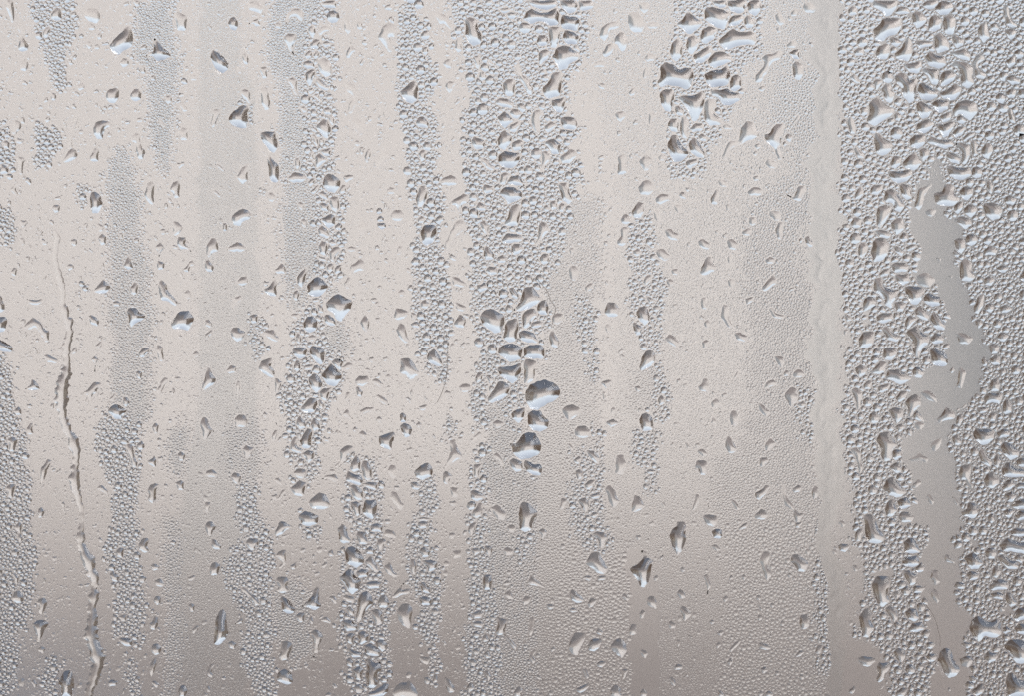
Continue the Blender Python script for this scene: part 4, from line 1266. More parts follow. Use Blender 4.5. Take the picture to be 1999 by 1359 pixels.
house2 = box("far_house", (2.22, 24.3, 1.85), (9.5, 30, 6.0), GREY)
tag(house2, "grey house front blurred behind the right edge of the pane", "house")
o = box("plinth", (2.22, 24.25, 0), (9.5, 30, 1.84), TAUPE); o.parent = house2
BLUE = plaster("blue_grey_render", (0.20, 0.225, 0.275), (0.26, 0.285, 0.335), 0.5)
o = box("low_wall", (-3.2, 7.0, 0), (-0.82, 7.3, 1.17), BLUE)
tag(o, "low blue-grey wall blurred behind the bottom left corner of the pane", "wall")
BROWN = plaster("brown_boards", (0.10, 0.068, 0.05), (0.15, 0.108, 0.08), 0.6)
o = box("boarded_fence", (-10.5, 12, 0), (-2.75, 12.15, 4.2), BROWN)
tag(o, "brown boarded fence outside, seen only bent through drops' right edges", "fence")
o = box("boarded_fence", (2.7, 12, 0), (10.5, 12.15, 4.2), BROWN)
tag(o, "brown boarded fence outside, seen only bent through drops' left edges", "fence")
# ----------------------------------------------------- outlines and relief
K = 1599.0 / 400.0
def org(t): return t[0] * 400.0, (1019.0 if t[1] == 3 else t[1] * 340.0)
def parse(t, s):
    ox, oy = org(t)
    return np.array([[ox + float(a) / K, oy + float(b) / K] for a, b in (p.split(",") for p in s.split())])
def area_of(p):
    x, y = p[:, 0], p[:, 1]
    return 0.5 * float(np.sum(x * np.roll(y, -1) - np.roll(x, -1) * y))
def chaikin(p, q):
    n = np.roll(p, -1, 0)
    out = np.empty((2 * len(p), 2)); out[0::2] = p * (1 - q) + n * q; out[1::2] = p * q + n * (1 - q)
    return out
def resample(p, step):
    q = np.vstack([p, p[:1]]); d = np.hypot(*np.diff(q, axis=0).T); s = np.concatenate([[0], np.cumsum(d)])
    n = max(10, int(s[-1] / step)); t = np.linspace(0, s[-1], n, endpoint=False)
    return np.stack([np.interp(t, s, q[:, 0]), np.interp(t, s, q[:, 1])], 1)
def inside(poly, pts):
    x, y = pts[:, 0], pts[:, 1]; c = np.zeros(len(pts), bool)
    a = poly; b = np.roll(poly, -1, 0)
    for (x1, y1), (x2, y2) in zip(a, b):
        if y1 == y2: continue
        c ^= ((y1 > y) != (y2 > y)) & (x < (x2 - x1) * (y - y1) / (y2 - y1) + x1)
    return c
def seg_dist(poly, pts):
    a = poly[None]; b = np.roll(poly, -1, 0)[None]; p = pts[:, None]
    d = b - a; t = np.clip(((p - a) * d).sum(-1) / np.maximum((d * d).sum(-1), 1e-9), 0, 1)
    return np.sqrt((((a + t[..., None] * d) - p) ** 2).sum(-1)).min(1)
def outline(raw, step):
    # scalloped contact line: pinned at the traced corners, drawn in between them
    raw = chaikin(raw, 0.12)
    q = []
    n = len(raw)
    for i in range(n):
        p0, p1 = raw[i], raw[(i + 1) % n]; e = p1 - p0; L = math.hypot(*e); nrm = np.array([e[1], -e[0]]) / max(L, 1e-6)
        q.append(p0)
        k = 0 if L < 5 else 1 if L < 11 else 2 if L < 20 else 3
        for j in range(1, k + 1):
            q.append(p0 + e * (j / (k + 1) + rng.uniform(-.08, .08)) - nrm * L * rng.uniform(-0.075, 0.095))
    p = chaikin(chaikin(np.array(q), 0.25), 0.25)
    p = resample(p, step)
    L = math.sqrt(abs(area_of(p)))
    th = np.linspace(0, 2 * math.pi, len(p), endpoint=False)
    w = sum(rng.normal(0, 1) * np.cos(k * th + rng.uniform(0, 6.28)) / k ** 0.5 for k in range(6, 16))
    t = np.roll(p, -1, 0) - np.roll(p, 1, 0); nn = np.stack([t[:, 1], -t[:, 0]], 1) / np.maximum(np.hypot(*t.T), 1e-6)[:, None]
    return p + nn * (w * 0.0095 * L)[:, None]
def free_outline(p):
    """Pull an outline clear of the water already on the pane; None where there is no room."""
    c = p.mean(0)
    def taken(q):
        x = np.clip((q[:, 0] + MG).astype(int), 0, RW - 1); y = np.clip((q[:, 1] + MG).astype(int), 0, RH - 1)
        return occ[y, x]
    if taken(c[None])[0]: return None
    s = np.ones(len(p))
    for f in np.linspace(1, 0.25, 16):
        bad = taken(c + (p - c) * s[:, None]); s[bad] = np.minimum(s[bad], f - 0.05)
    # also nothing taken along each radius
    for fr in (0.85, 0.7, 0.55, 0.4):
        bad = taken(c + (p - c) * (s * fr)[:, None]); s[bad] *= fr * 0.85
    if (s < 1).any():
        k = np.array([1, 2, 1]) / 4; s2 = np.convolve(np.concatenate([s[-1:], s, s[:1]]), k, "valid"); s = np.minimum(s, s2)
    q = c + (p - c) * s[:, None]
    return q if abs(area_of(q)) > 12 else None
ANGLE = {1: 10, 2: 17, 3: 24, 4: 30, 5: 35, 6: 39, 7: 46, 8: 52, 9: 58}
def membrane(p, spacing, slope, sag=0.5):
    """Water membrane pinned on the outline p: returns points, heights, triangles, edge count."""
    lo, hi = p.min(0), p.max(0)
    gx = np.arange(lo[0], hi[0] + spacing, spacing); gy = np.arange(lo[1], hi[1] + spacing, spacing * 0.866)
    X, Y = np.meshgrid(gx, gy); X = X + (np.arange(len(gy)) % 2)[:, None] * spacing * 0.5
    q = np.stack([X.ravel(), Y.ravel()], 1); q = q[inside(p, q)]
    if len(q): q = q[seg_dist(p, q) > 0.45 * spacing]
    if len(q) == 0: q = p.mean(0)[None]
    # an inner rim keeps the edge slope smooth
    pts = np.vstack([p, q]); nb = len(p)
    res = delaunay_2d_cdt([Vector(v) for v in pts.tolist()], [], [list(range(nb))], 1, 1e-5)
    V = np.array([list(v) for v in res[0]]); T = np.array([f for f in res[2] if len(f) == 3])
    orig = res[3]
    isb = np.array([any(i < nb for i in o) if o else True for o in orig])
    n = len(V); a, b, c = V[T[:, 0]], V[T[:, 1]], V[T[:, 2]]
    A2 = (b[:, 0]-a[:, 0])*(c[:, 1]-a[:, 1]) - (b[:, 1]-a[:, 1])*(c[:, 0]-a[:, 0]); A = np.abs(A2) / 2
    ok = A > 1e-6; T, a, b, c, A, A2 = T[ok], a[ok], b[ok], c[ok], A[ok], A2[ok]
    T = np.where((A2 < 0)[:, None], T[:, ::-1], T)
    a, b, c = V[T[:, 0]], V[T[:, 1]], V[T[:, 2]]
    e = np.stack([c - b, a - c, b - a], 1)
    Kl = np.einsum("tik,tjk->tij", e, e) / (4 * A)[:, None, None]
    S = np.zeros((n, n)); F = np.zeros(n)
    yc = p[:, 1].mean(); hh = max(1.0, (hi[1] - lo[1]) / 2)
    f = 1 + sag * np.clip((V[T].mean(1)[:, 1] - yc) / hh, -1, 1)
    for i in range(3):
        np.add.at(F, T[:, i], A * f / 3)
        for j in range(3): np.add.at(S, (T[:, i], T[:, j]), Kl[:, i, j])
    fr = np.where(~isb)[0]; u = np.zeros(n)
    if len(fr): u[fr] = np.linalg.solve(S[np.ix_(fr, fr)], F[fr])
    per = np.hypot(*(np.roll(p, -1, 0) - p).T).sum()
    u *= slope * per / max(A.sum(), 1e-6)
    return V, u, T
GAP = 6e-6
def drop_geo(V, u, T, cx, cy):
    """Local coordinates about (cx, cy): dome towards the room (-Y), flat back against the glass."""
    n = len(V)
    v = [((x - cx) * MM, -GAP - h * MM, (cy - y) * MM) for (x, y), h in zip(V.tolist(), u.tolist())]
    v += [((x - cx) * MM, -GAP, (cy - y) * MM) for x, y in V.tolist()]
    # y runs down the pane, so the dome's winding is turned to face the room
    return v, [tuple(t[::-1]) for t in T.tolist()] + [tuple(i + n for i in t) for t in T.tolist()]
def flat_backs(o, nf):
    sm = np.ones(len(o.data.polygons), bool); sm[nf:] = False
    o.data.polygons.foreach_set("use_smooth", sm)
# occupancy raster around the frame
MG = 110
RW, RH = int(W) + 2 * MG, int(H) + 2 * MG
occ = np.zeros((RH, RW), bool); filmed = np.zeros((RH, RW), bool)
def stamp_poly(p, arr, val, grow=0.0):
    lo = np.floor(p.min(0) - 2 + MG).astype(int); hi = np.ceil(p.max(0) + 2 + MG).astype(int)
    lo = np.maximum(lo, 0); hi = np.minimum(hi, [RW, RH])
    if (hi <= lo).any(): return
    X, Y = np.meshgrid(np.arange(lo[0], hi[0]) + 0.5 - MG, np.arange(lo[1], hi[1]) + 0.5 - MG)
    q = np.stack([X.ravel(), Y.ravel()], 1); m = inside(p, q)
    if grow: m |= seg_dist(p, q) < grow
    sub = arr[lo[1]:hi[1], lo[0]:hi[0]]
    sub[m.reshape(sub.shape)] = val
# --------------------------------------------------------------- water tracks
def ribbon(st, edge, rag, step):
    t, s = st; ox, oy = org(t)
    a = np.array([[ox + x / K, oy + y / K, w / K] for x, y, w in s])
    d = np.concatenate([[0], np.cumsum(np.hypot(*np.diff(a[:, :2], axis=0).T))])
    u = np.linspace(0, d[-1], int(d[-1] / step))
    # smooth centre line
    def sm(v):
        f = np.interp(u, d, v); k = np.hanning(9); k /= k.sum()
        return np.convolve(np.pad(f, 4, mode="edge"), k, "valid")
    x, y, w = sm(a[:, 0]), sm(a[:, 1]), sm(a[:, 2])
    tx, ty = np.gradient(x), np.gradient(y); n = np.hypot(tx, ty); nx, ny = -ty / n, tx / n
    def side():
        v = rng.normal(0, 1, len(u)); k = np.hanning(5); v = np.convolve(v, k / k.sum(), "same")
        saw = rng.uniform(0, 1, len(u)) ** 3
        return np.maximum(w * (edge + rag * v * 0.8 + rag * 1.2 * saw), np.minimum(3.3, 0.6 + 0.03 * np.minimum(u, d[-1] - u)))
    l, r = side(), side(); l[[0, -1]] = 0.5; r[[0, -1]] = 0.5
    P = np.vstack([np.stack([x + nx * l, y + ny * l], 1), np.stack([x - nx * r, y - ny * r], 1)[::-1]])
    if area_of(P) < 0: P = P[::-1]
    return P
def ribbon_obj(name, st, edge, rag, step, spacing, slope, label, cat):
    p = ribbon(st, edge, rag, step); p = resample(p, step)
    stamp_poly(p, occ, True, 0)
    V, u, T = membrane(p, spacing, slope, 0.0)
    c = p.mean(0)
    v, f = drop_geo(V, u, T, *c)
    o = link(name, v, f, M_WATER, True, (to_x(c[0]), 0, to_z(c[1])))
    flat_backs(o, len(T))
    return tag(o, label, cat)
ribbon_obj("water_trickle", TRICKLE, 0.76, 0.30, 3.2, 2.2, math.tan(R(36)), "long wavy ragged trickle of water running down the left side", "trickle")
ribbon_obj("water_trickle", THREAD, 0.8, 0.3, 2.5, 2.0, math.tan(R(26)), "short thin thread of water near the upper left, above a pointed drop", "trickle")
# broad wet film: a shallow uneven sheet
def film():
    t, s = FILM; ox, oy = org(t)
    a = np.array([[ox + x / K, oy + y / K, w / K] for x, y, w in s])
    ys = np.arange(-60, H + 60, 4.0); nx = 30
    cx = np.interp(ys, a[:, 1], a[:, 0]); w = np.interp(ys, a[:, 1], a[:, 2])
    n1 = rng.normal(0, 1, (2, len(ys)))
    k = np.hanning(9); n1 = np.array([np.convolve(v, k / k.sum(), "same") for v in n1])
    l = cx - w * (0.95 + 0.55 * n1[0]); r = cx + w * (0.95 + 0.55 * n1[1])
    U = np.linspace(0, 1, nx)
    X = l[:, None] + (r - l)[:, None] * U; Y = np.repeat(ys[:, None], nx, 1)
    Z = np.repeat((4 * U * (1 - U))[None] ** 2.2 * 0.12, len(ys), 0)
    for _ in range(560):
        bx, by = rng.uniform(1585, 1660), rng.uniform(-60, H + 60); s1, s2 = rng.uniform(2.5, 6.5), rng.uniform(3.5, 13)
        th = rng.normal(0, 0.35); dx, dy = X - bx, Y - by
        e = ((dx * math.cos(th) + dy * math.sin(th)) / s1) ** 2 + ((-dx * math.sin(th) + dy * math.cos(th)) / s2) ** 2
        Z += rng.uniform(-0.3, 1.0) * 0.26 * np.exp(-e)
    Z = np.maximum(Z * np.minimum(1, 4.2 * U * (1 - U))[None] ** 2 * np.minimum(1, (np.minimum(ys - ys[0], ys[-1] - ys) / 20))[:, None], 0) + 0.05
    P = np.stack([X.ravel(), Y.ravel()], 1); m = len(ys)
    q = [((i + 1) * nx + j, (i + 1) * nx + j + 1, i * nx + j + 1, i * nx + j) for i in range(m - 1) for j in range(nx - 1)]
    c = P.mean(0)
    v = [((x - c[0]) * MM, -GAP - h * MM, (c[1] - y) * MM) for (x, y), h in zip(P.tolist(), Z.ravel().tolist())]
    nv = len(v); nq = len(q)
    v += [(x, -GAP, z) for x, y, z in v]; q += [tuple(i + nv for i in t[::-1]) for t in q]
    o = link("water_film", v, q, M_WATER, True, (to_x(c[0]), 0, to_z(c[1])))
    flat_backs(o, nq)
    edge = np.vstack([np.stack([l, ys], 1), np.stack([r, ys], 1)[::-1]])
    stamp_poly(edge, occ, True, 0); stamp_poly(edge, filmed, True, 0)
    tag(o, "broad smooth wet streak running down the pane right of centre", "water film")
film()
# ------------------------------------------------------------- traced drops
drops = []
for t, block in TRACE.items():
    for line in block.strip().splitlines():
        r, s = line.split(":")
        raw = parse(t, s)
        if area_of(raw) < 0: raw = raw[::-1]
        drops.append({"r": int(r), "raw": raw, "A": abs(area_of(raw)), "c": raw.mean(0)})
drops.sort(key=lambda d: -d["A"])
kept = []
for d in drops:
    L = math.sqrt(d["A"])
    d["p"] = free_outline(outline(d["raw"], max(1.3, L / 12)))
    if d["p"] is None: continue
    d["c"] = d["p"].mean(0); d["A"] = abs(area_of(d["p"])); kept.append(d)
    stamp_poly(d["p"], occ, True, 1.0)
    sl = math.tan(R(ANGLE[d["r"]] * rng.uniform(0.93, 1.07)))
    d["m"] = membrane(d["p"], max(1.6, L / 9.5), sl)
drops = sorted(kept, key=lambda d: -d["A"])
N_IND = 300
LABELS = {}
def place_drop(d, name, label):
    cx, cy = d["c"]
    v, f = drop_geo(*d["m"], cx, cy)
    o = link(name, v, f, M_WATER, True, (to_x(cx), 0, to_z(cy)))
    flat_backs(o, len(d["m"][2]))
    return o
# ------------------------------------------------------------ label wording
ANCHORS = [
 (235,75,"dark shell-shaped drop","dark shell-shaped water drop with a ridged top near the top left"),
 (428,118,"dark seed-shaped drop","dark pointed seed-shaped water drop near the top, left of the fine bead column"),
 (467,228,"blocky square drop","blocky square water drop with a bright base in the grey upper left strip"),
 (533,325,"tall dark wedge drop","tall dark wedge-shaped drop hanging under a wider drop at upper left"),
 (187,395,"bullet-shaped drop","upright dark bullet-shaped water drop left of the upper grey bead strip"),
 (263,622,"mushroom-shaped drop","dark mushroom-shaped water drop lying on the left grey bead strip"),
 (355,625,"four-armed cushion drop","wide four-armed cushion-like water drop between two grey strips at left"),
 (227,803,"dark tent-shaped drop","dark tent-shaped water drop with a white base atop the lower left beads"),
 (430,1225,"tall striped drop","tall dark drop with brown and blue stripes near the bottom left"),
 (130,1335,"thimble-shaped drop","dark thimble-shaped water drop at the bottom edge beside the ragged trickle"),
 (472,423,"tilted kite drop","tilted kite-shaped water drop on the grey strip left of the fine beads"),
 (523,720,"two-legged drop","slanted two-legged water drop left of the middle of the fine bead column"),
 (664,597,"broad diamond drop","broad diamond-shaped water drop at the right edge of the fine bead column"),
 (648,730,"dark arrowhead drop","dark arrowhead-shaped drop at the right edge of the left bead column"),
 (622,978,"smooth fin-shaped drop","smooth fin-shaped water drop below the end of the left bead column"),
 (556,1320,"bottom dome drop","dark dome-shaped water drop by the bottom edge, left of the lower bead column"),
 (711,1185,"keystone-shaped drop","tall dark keystone-shaped drop in the lower bead column left of centre"),
 (690,1135,"dark pyramid drop","dark pyramid-shaped water drop in the lower bead column left of centre"),
 (613,1170,"three-pointed drop","three-pointed spread water drop left of the lower bead column"),
 (756,862,"five-cornered drop","five-cornered water drop with a scalloped top above the lower bead column"),
 (800,180,"bold beak-shaped drop","bold beak-shaped water drop at the left edge of the narrow upper bead column"),
 (836,458,"round lens drop","round dark-topped lens-like drop midway down the narrow upper bead column"),
 (921,62,"bottle-shaped drop","smooth bottle-shaped water drop at the upper left of the central bead column"),
 (1055,33,"wide bat-shaped drop","wide bat-shaped water drop near the top of the central bead column"),
 (1100,112,"broad fan drop","broad fan-shaped drop on the right edge of the central bead column"),
 (995,375,"cap-shaped drop","dark cap-shaped water drop halfway down the upper central bead column"),
 (960,622,"dark-topped oval drop","large smooth dark-topped oval drop at left of the lower central drops"),
 (1029,583,"bell-skirted drop","tall bell-skirted water drop heading the group of large central drops"),
 (1060,770,"largest domed drop","largest domed water drop, smooth with a white base, in the lower centre"),
 (1027,872,"broad anvil drop","broad anvil-shaped dark-topped drop second below the largest domed drop"),
 (1030,1010,"tall brown-edged drop","tall brown-edged water drop below the central drops, standing alone"),
 (1320,148,"wide butterfly drop","very wide butterfly-shaped water drop in the upper right-of-centre cluster"),
 (1440,75,"long saddle drop","long saddle-shaped water drop at the right of the upper cluster"),
 (1350,205,"funnel-shaped drop","big funnel-shaped water drop in the middle of the upper right-of-centre cluster"),
 (1512,265,"gnarled root drop","gnarled root-shaped water drop right of the upper right-of-centre cluster"),
 (1383,518,"leaning boot drop","pale leaning boot-shaped water drop on the plain glass right of centre"),
 (1500,552,"slanted leaf drop","slanted leaf-shaped water drop on fine grain left of the wet streak"),
 (1265,703,"smooth pear drop","smooth pear-shaped drop in the thin bead line right of centre"),
 (1323,1043,"serrated leaf drop","tall leaf-shaped water drop with serrated right edge, lower right of centre"),
 (1251,1110,"jagged shield drop","jagged shield-shaped water drop below left of the serrated leaf drop"),
 (1160,1095,"smooth hood-shaped drop","smooth hood-shaped water drop among the beads below the centre"),
 (1560,1100,"heart-shaped drop","small heart-shaped water drop on coarse grain left of the wet streak, lower right"),
 (1730,58,"large ragged square drop","large ragged square water drop near the top of the right bead field"),
 (1712,215,"pale three-cornered drop","pale three-cornered water drop at the left of the right bead field"),
 (1885,210,"arched drop","large arched water drop with a dark lower notch in the right bead field"),
 (1720,488,"brown-edged shield drop","upright shield-shaped water drop with brown left edge in right bead field"),
 (1848,385,"cloak-shaped drop","cloak-shaped water drop at the top right end of the wide clear strip"),
 (1735,570,"long-necked drop","long-necked Y-shaped water drop left of the wide clear strip"),
 (1935,412,"crowned drop","crowned water drop among dense beads right of the wide clear strip"),
 (1885,530,"tall right-bank drop","tall smooth water drop on the right bank of the wide clear strip"),
 (1725,870,"hammer-shaped drop","hammer-shaped water drop left of the wide clear strip, below the middle"),
 (1705,1030,"tall round-shouldered drop","tall round-shouldered drop with a white foot right of the wet streak"),
 (1720,1152,"goblet-shaped drop","goblet-shaped dark-topped water drop beside the wet streak, lower right"),
 (1852,1295,"isolated slanted drop","isolated slanted dark water drop on the clear strip near the bottom right"),
 (1923,1225,"lobed heart drop","large lobed heart-like water drop in the lower right bead field"),
 (1970,1295,"bottom corner drop","dark lumpy drop in the bottom right corner"),
 (1920,850,"smooth basin drop","basin-shaped water drop in the beads right of the wide clear strip"),
 (1930,940,"round smooth button drop","round smooth button-like drop in the lower right bead field"),
 (1835,810,"flying-bird drop","bird-shaped water drop jutting left into the wide clear strip"),
]

def words(d):
    p = d["p"]; q = p - p.mean(0); ev, vec = np.linalg.eigh(q.T @ q / len(q))
    asp = math.sqrt(max(ev[1], 1e-6) / max(ev[0], 1e-6)); ax = vec[:, 1]
    ang = math.degrees(math.atan2(abs(ax[1]), abs(ax[0]))); slant = ax[0] * ax[1]
    per = np.hypot(*(np.roll(p, -1, 0) - p).T).sum(); comp = 4 * math.pi * abs(area_of(p)) / per ** 2
    A = d["A"]
    size = "big" if A > 1600 else "medium" if A > 750 else "small"
    tone = "faint" if d["r"] <= 3 else "soft grey" if d["r"] <= 5 else "bold" if d["r"] <= 7 else "dark-topped"
    if comp < 0.5: shp = "crooked"
    elif asp > 1.55: shp = "tall" if ang > 62 else "wide" if ang < 28 else ("right-leaning" if slant < 0 else "left-leaning")
    elif comp > 0.82: shp = "rounded"
    else: shp = "angular"
    return f"{size} {tone} {shp}"
DIRS = ["right of", "below and right of", "below", "below and left of", "left of", "above and left of", "above", "above and right of"]
ORD = ["", "second ", "third ", "fourth ", "fifth ", "sixth ", "seventh ", "eighth ", "ninth ", "tenth ", "eleventh ", "twelfth "]
def in_view(d):
    x, y = d["c"]; return -8 < x < W + 8 and -8 < y < H + 8
ind = [d for d in drops if in_view(d)][:N_IND]
ind_ids = {id(d) for d in ind}
anchors = []
for ax, ay, short, full in ANCHORS:
    d = min(ind, key=lambda e: (e["c"][0] - ax) ** 2 + (e["c"][1] - ay) ** 2)
    assert "label" not in d, (ax, ay, short, d.get("label"))
    d["label"] = full; anchors.append((d, short))
buckets = {}
for d in ind:
    if "label" in d: continue
    a, short = min(anchors, key=lambda t: np.hypot(*(t[0]["c"] - d["c"])))
    v = d["c"] - a["c"]; k = int(round(math.atan2(v[1], v[0]) / (math.pi / 4))) % 8
    buckets.setdefault((short, k), []).append((np.hypot(*v), d))
for (short, k), lst in buckets.items():
    lst.sort(key=lambda t: t[0])
    for i, (_, d) in enumerate(lst):
        rank = "" if len(lst) == 1 else (("nearest " if i == 0 else ORD[i]))
        if rank: d["label"] = f"{words(d)} drop, {rank}one {DIRS[k]} the {short}"
        else: d["label"] = f"{words(d)} water drop {DIRS[k]} the {short}"
for d in ind:
    o = place_drop(d, "water_drop", d["label"])
    tag(o, d["label"], "water drop", "larger water drops on the pane")
# ------------------------------------------------------------------- fibres
FIB, fn, fl, fb = new_mat("dark_fibre"); fb.inputs["Base Color"].default_value = (0.22, 0.19, 0.17, 1); fb.inputs["Roughness"].default_value = 0.6
for t, s, label in FIBRES:
    a = parse(t, s); d = np.concatenate([[0], np.cumsum(np.hypot(*np.diff(a, axis=0).T))])
    u = np.linspace(0, d[-1], 40); x, y = np.interp(u, d, a[:, 0]), np.interp(u, d, a[:, 1])
    k = np.hanning(9); k /= k.sum(); x = np.convolve(np.pad(x, 4, mode="edge"), k, "valid"); y = np.convolve(np.pad(y, 4, mode="edge"), k, "valid")
    tx, ty = np.gradient(x), np.gradient(y); n = np.hypot(tx, ty); r = 0.55; v, f = [], []
    for i in range(40):
        rr = r * min(1, (min(i, 39 - i) + 1) / 3)
        for j in range(6):
            A = j * math.pi / 3; o1, o2 = math.cos(A) * rr, math.sin(A) * rr
            v.append(((x[i] - ty[i] / n[i] * o1 - x[0]) * MM, -(1.2 + o2) * MM, (y[0] - y[i] - tx[i] / n[i] * o1) * MM))
    for i in range(39):
        for j in range(6): f.append((i*6+j, i*6+(j+1) % 6, (i+1)*6+(j+1) % 6, (i+1)*6+j))
    f += [tuple(range(5, -1, -1)), tuple(range(39*6, 40*6))]
    o = link("fibre", v, f, FIB, True, (to_x(x[0]), 0, to_z(y[0]))); tag(o, label, "fibre", "fine fibres stuck to the pane")
# ----------------------------------------------- fine condensation, uncountable
CODE = {"S": 0, "G": 1, "F": 2, "M": 3, "B": 4, "C": 5, "f": 6}
zone = np.zeros((RH, RW), np.int8)
for z, t, s in ZONES: stamp_poly(parse(t, s), zone, CODE[z])
zone[:MG] = zone[MG:MG+1]; zone[RH-MG:] = zone[RH-MG-1:RH-MG]; zone[:, :MG] = zone[:, MG:MG+1]; zone[:, RW-MG:] = zone[:, RW-MG-1:RW-MG]
# ragged zone borders
def smooth_noise(s):
    gh, gw = RH // s + 3, RW // s + 3; g0 = rng.uniform(-1, 1, (gh, gw))
    yy, xx = np.mgrid[0:RH, 0:RW] / s; yi, xi = yy.astype(int), xx.astype(int); fy, fx = yy - yi, xx - xi
    fy = fy * fy * (3 - 2 * fy); fx = fx * fx * (3 - 2 * fx)
    return (g0[yi, xi] * (1-fy) * (1-fx) + g0[yi, xi+1] * (1-fy) * fx + g0[yi+1, xi] * fy * (1-fx) + g0[yi+1, xi+1] * fy * fx)
ddx = smooth_noise(22) * 7 + smooth_noise(9) * 3; ddy = smooth_noise(22) * 7 + smooth_noise(9) * 3
yy, xx = np.mgrid[0:RH, 0:RW]
zone = zone[np.clip(yy + ddy, 0, RH - 1).astype(int), np.clip(xx + ddx, 0, RW - 1).astype(int)]
# ------------------------------------------------------------------- pane
lut = np.array([0.04, 0.30, 0.30, 0.2, 0.1, 0.0, 0.3])
mist_map = lut[zone]; mist_map[occ] = 0.0; mist_map[filmed] = 1.0
mist_map = mist_map * (0.9 + 0.2 * smooth_noise(45)) * (1 - 0.72 * np.clip((xx - MG - 900) / 250, 0, 1))
for axis, n_ in ((0, 3), (1, 3), (0, 2), (1, 2)):
    cs = np.cumsum(np.pad(mist_map, [(n_, n_) if a_ == axis else (0, 0) for a_ in (0, 1)], mode="edge"), axis)
    mist_map = (np.take(cs, range(2 * n_, cs.shape[axis]), axis) - np.take(cs, range(0, cs.shape[axis] - 2 * n_), axis)) / (2 * n_)
step = 5
gx = np.arange(0, RW, step); gz = np.arange(0, RH, step)
xs = np.concatenate([[-0.30], (gx - MG - W / 2) * MM, [0.30]]); zs = np.concatenate([[0.25], (H / 2 - (gz - MG)) * MM, [-0.25]])
val = np.zeros((len(zs), len(xs))); val[1:-1, 1:-1] = np.clip(mist_map[np.ix_(gz, gx)], 0, 1)
val[0] = val[1]; val[-1] = val[-2]; val[:, 0] = val[:, 1]; val[:, -1] = val[:, -2]
nz_, nx_ = val.shape
XX, ZZ = np.meshgrid(xs, zs)
V = np.stack([XX.ravel(), np.zeros(XX.size), ZZ.ravel()], 1).tolist(); n0 = len(V)
Fq = [((i + 1) * nx_ + j, (i + 1) * nx_ + j + 1, i * nx_ + j + 1, i * nx_ + j) for i in range(nz_ - 1) for j in range(nx_ - 1)]
V += [(x, y, z) for y in (0, 0.005) for x, z in ((-.30, -.25), (.30, -.25), (.30, .25), (-.30, .25))]
k = n0
Fq += [(k+7, k+6, k+5, k+4), (k, k+4, k+5, k+1), (k+1, k+5, k+6, k+2), (k+2, k+6, k+7, k+3), (k+3, k+7, k+4, k)]
PANE = link("window_pane", V, Fq, M_PANE, False, (0, 0, CAM_Z))
at = PANE.data.attributes.new("mist", 'FLOAT', 'POINT')
at.data.foreach_set("value", np.concatenate([val.ravel(), np.zeros(8)]).astype(np.float32))
tag(PANE, "flat misted window pane carrying all the condensation", "window pane")
dens = smooth_noise(60) * 0.5 + smooth_noise(17) * 0.5
hard = occ.copy()
FADE = {"B": 4.5, "M": 5, "f": 14, "F": 10, "G": 16, "S": 6, "C": 1}
CLASSES = {   # zone: (radius, chance, contact angle lo, hi)
 "B": [(11.5,.05,37,48),(9.0,.14,39,51),(7.0,.28,39,51),(5.6,.45,39,51),(4.4,.7,37,49),(3.4,.85,35,46),(2.5,.8,31,42),(1.8,.5,26,36)],
 "M": [(7.0,.10,37,49),(5.4,.25,37,49),(4.2,.55,37,48),(3.3,.8,34,45),(2.5,.8,30,41),(1.8,.5,25,35)],
 "f": [(5.2,.06,20,27),(4.2,.28,18,26),(3.3,.65,17,25),(2.5,.75,16,24),(1.9,.5,14,22)],
 "F": [(4.0,.05,18,26),(3.0,.30,17,25),(2.4,.8,16,24),(1.9,.8,14,22),(1.5,.4,12,20)],
 "G": [(6.0,.014,14,22),(4.2,.035,13,22),(3.0,.14,12,19),(2.3,.65,11,18),(1.8,.7,9,16)],
 "S": [(6.5,.012,20,32),(5.0,.026,18,30),(3.6,.05,14,28),(2.6,.09,10,24),(1.9,.10,7,16),(1.5,.08,6,12)],
 "C": [(2.0,.01,8,16)],
}
PX, PY, PR, PA, PC = [], [], [], [], []
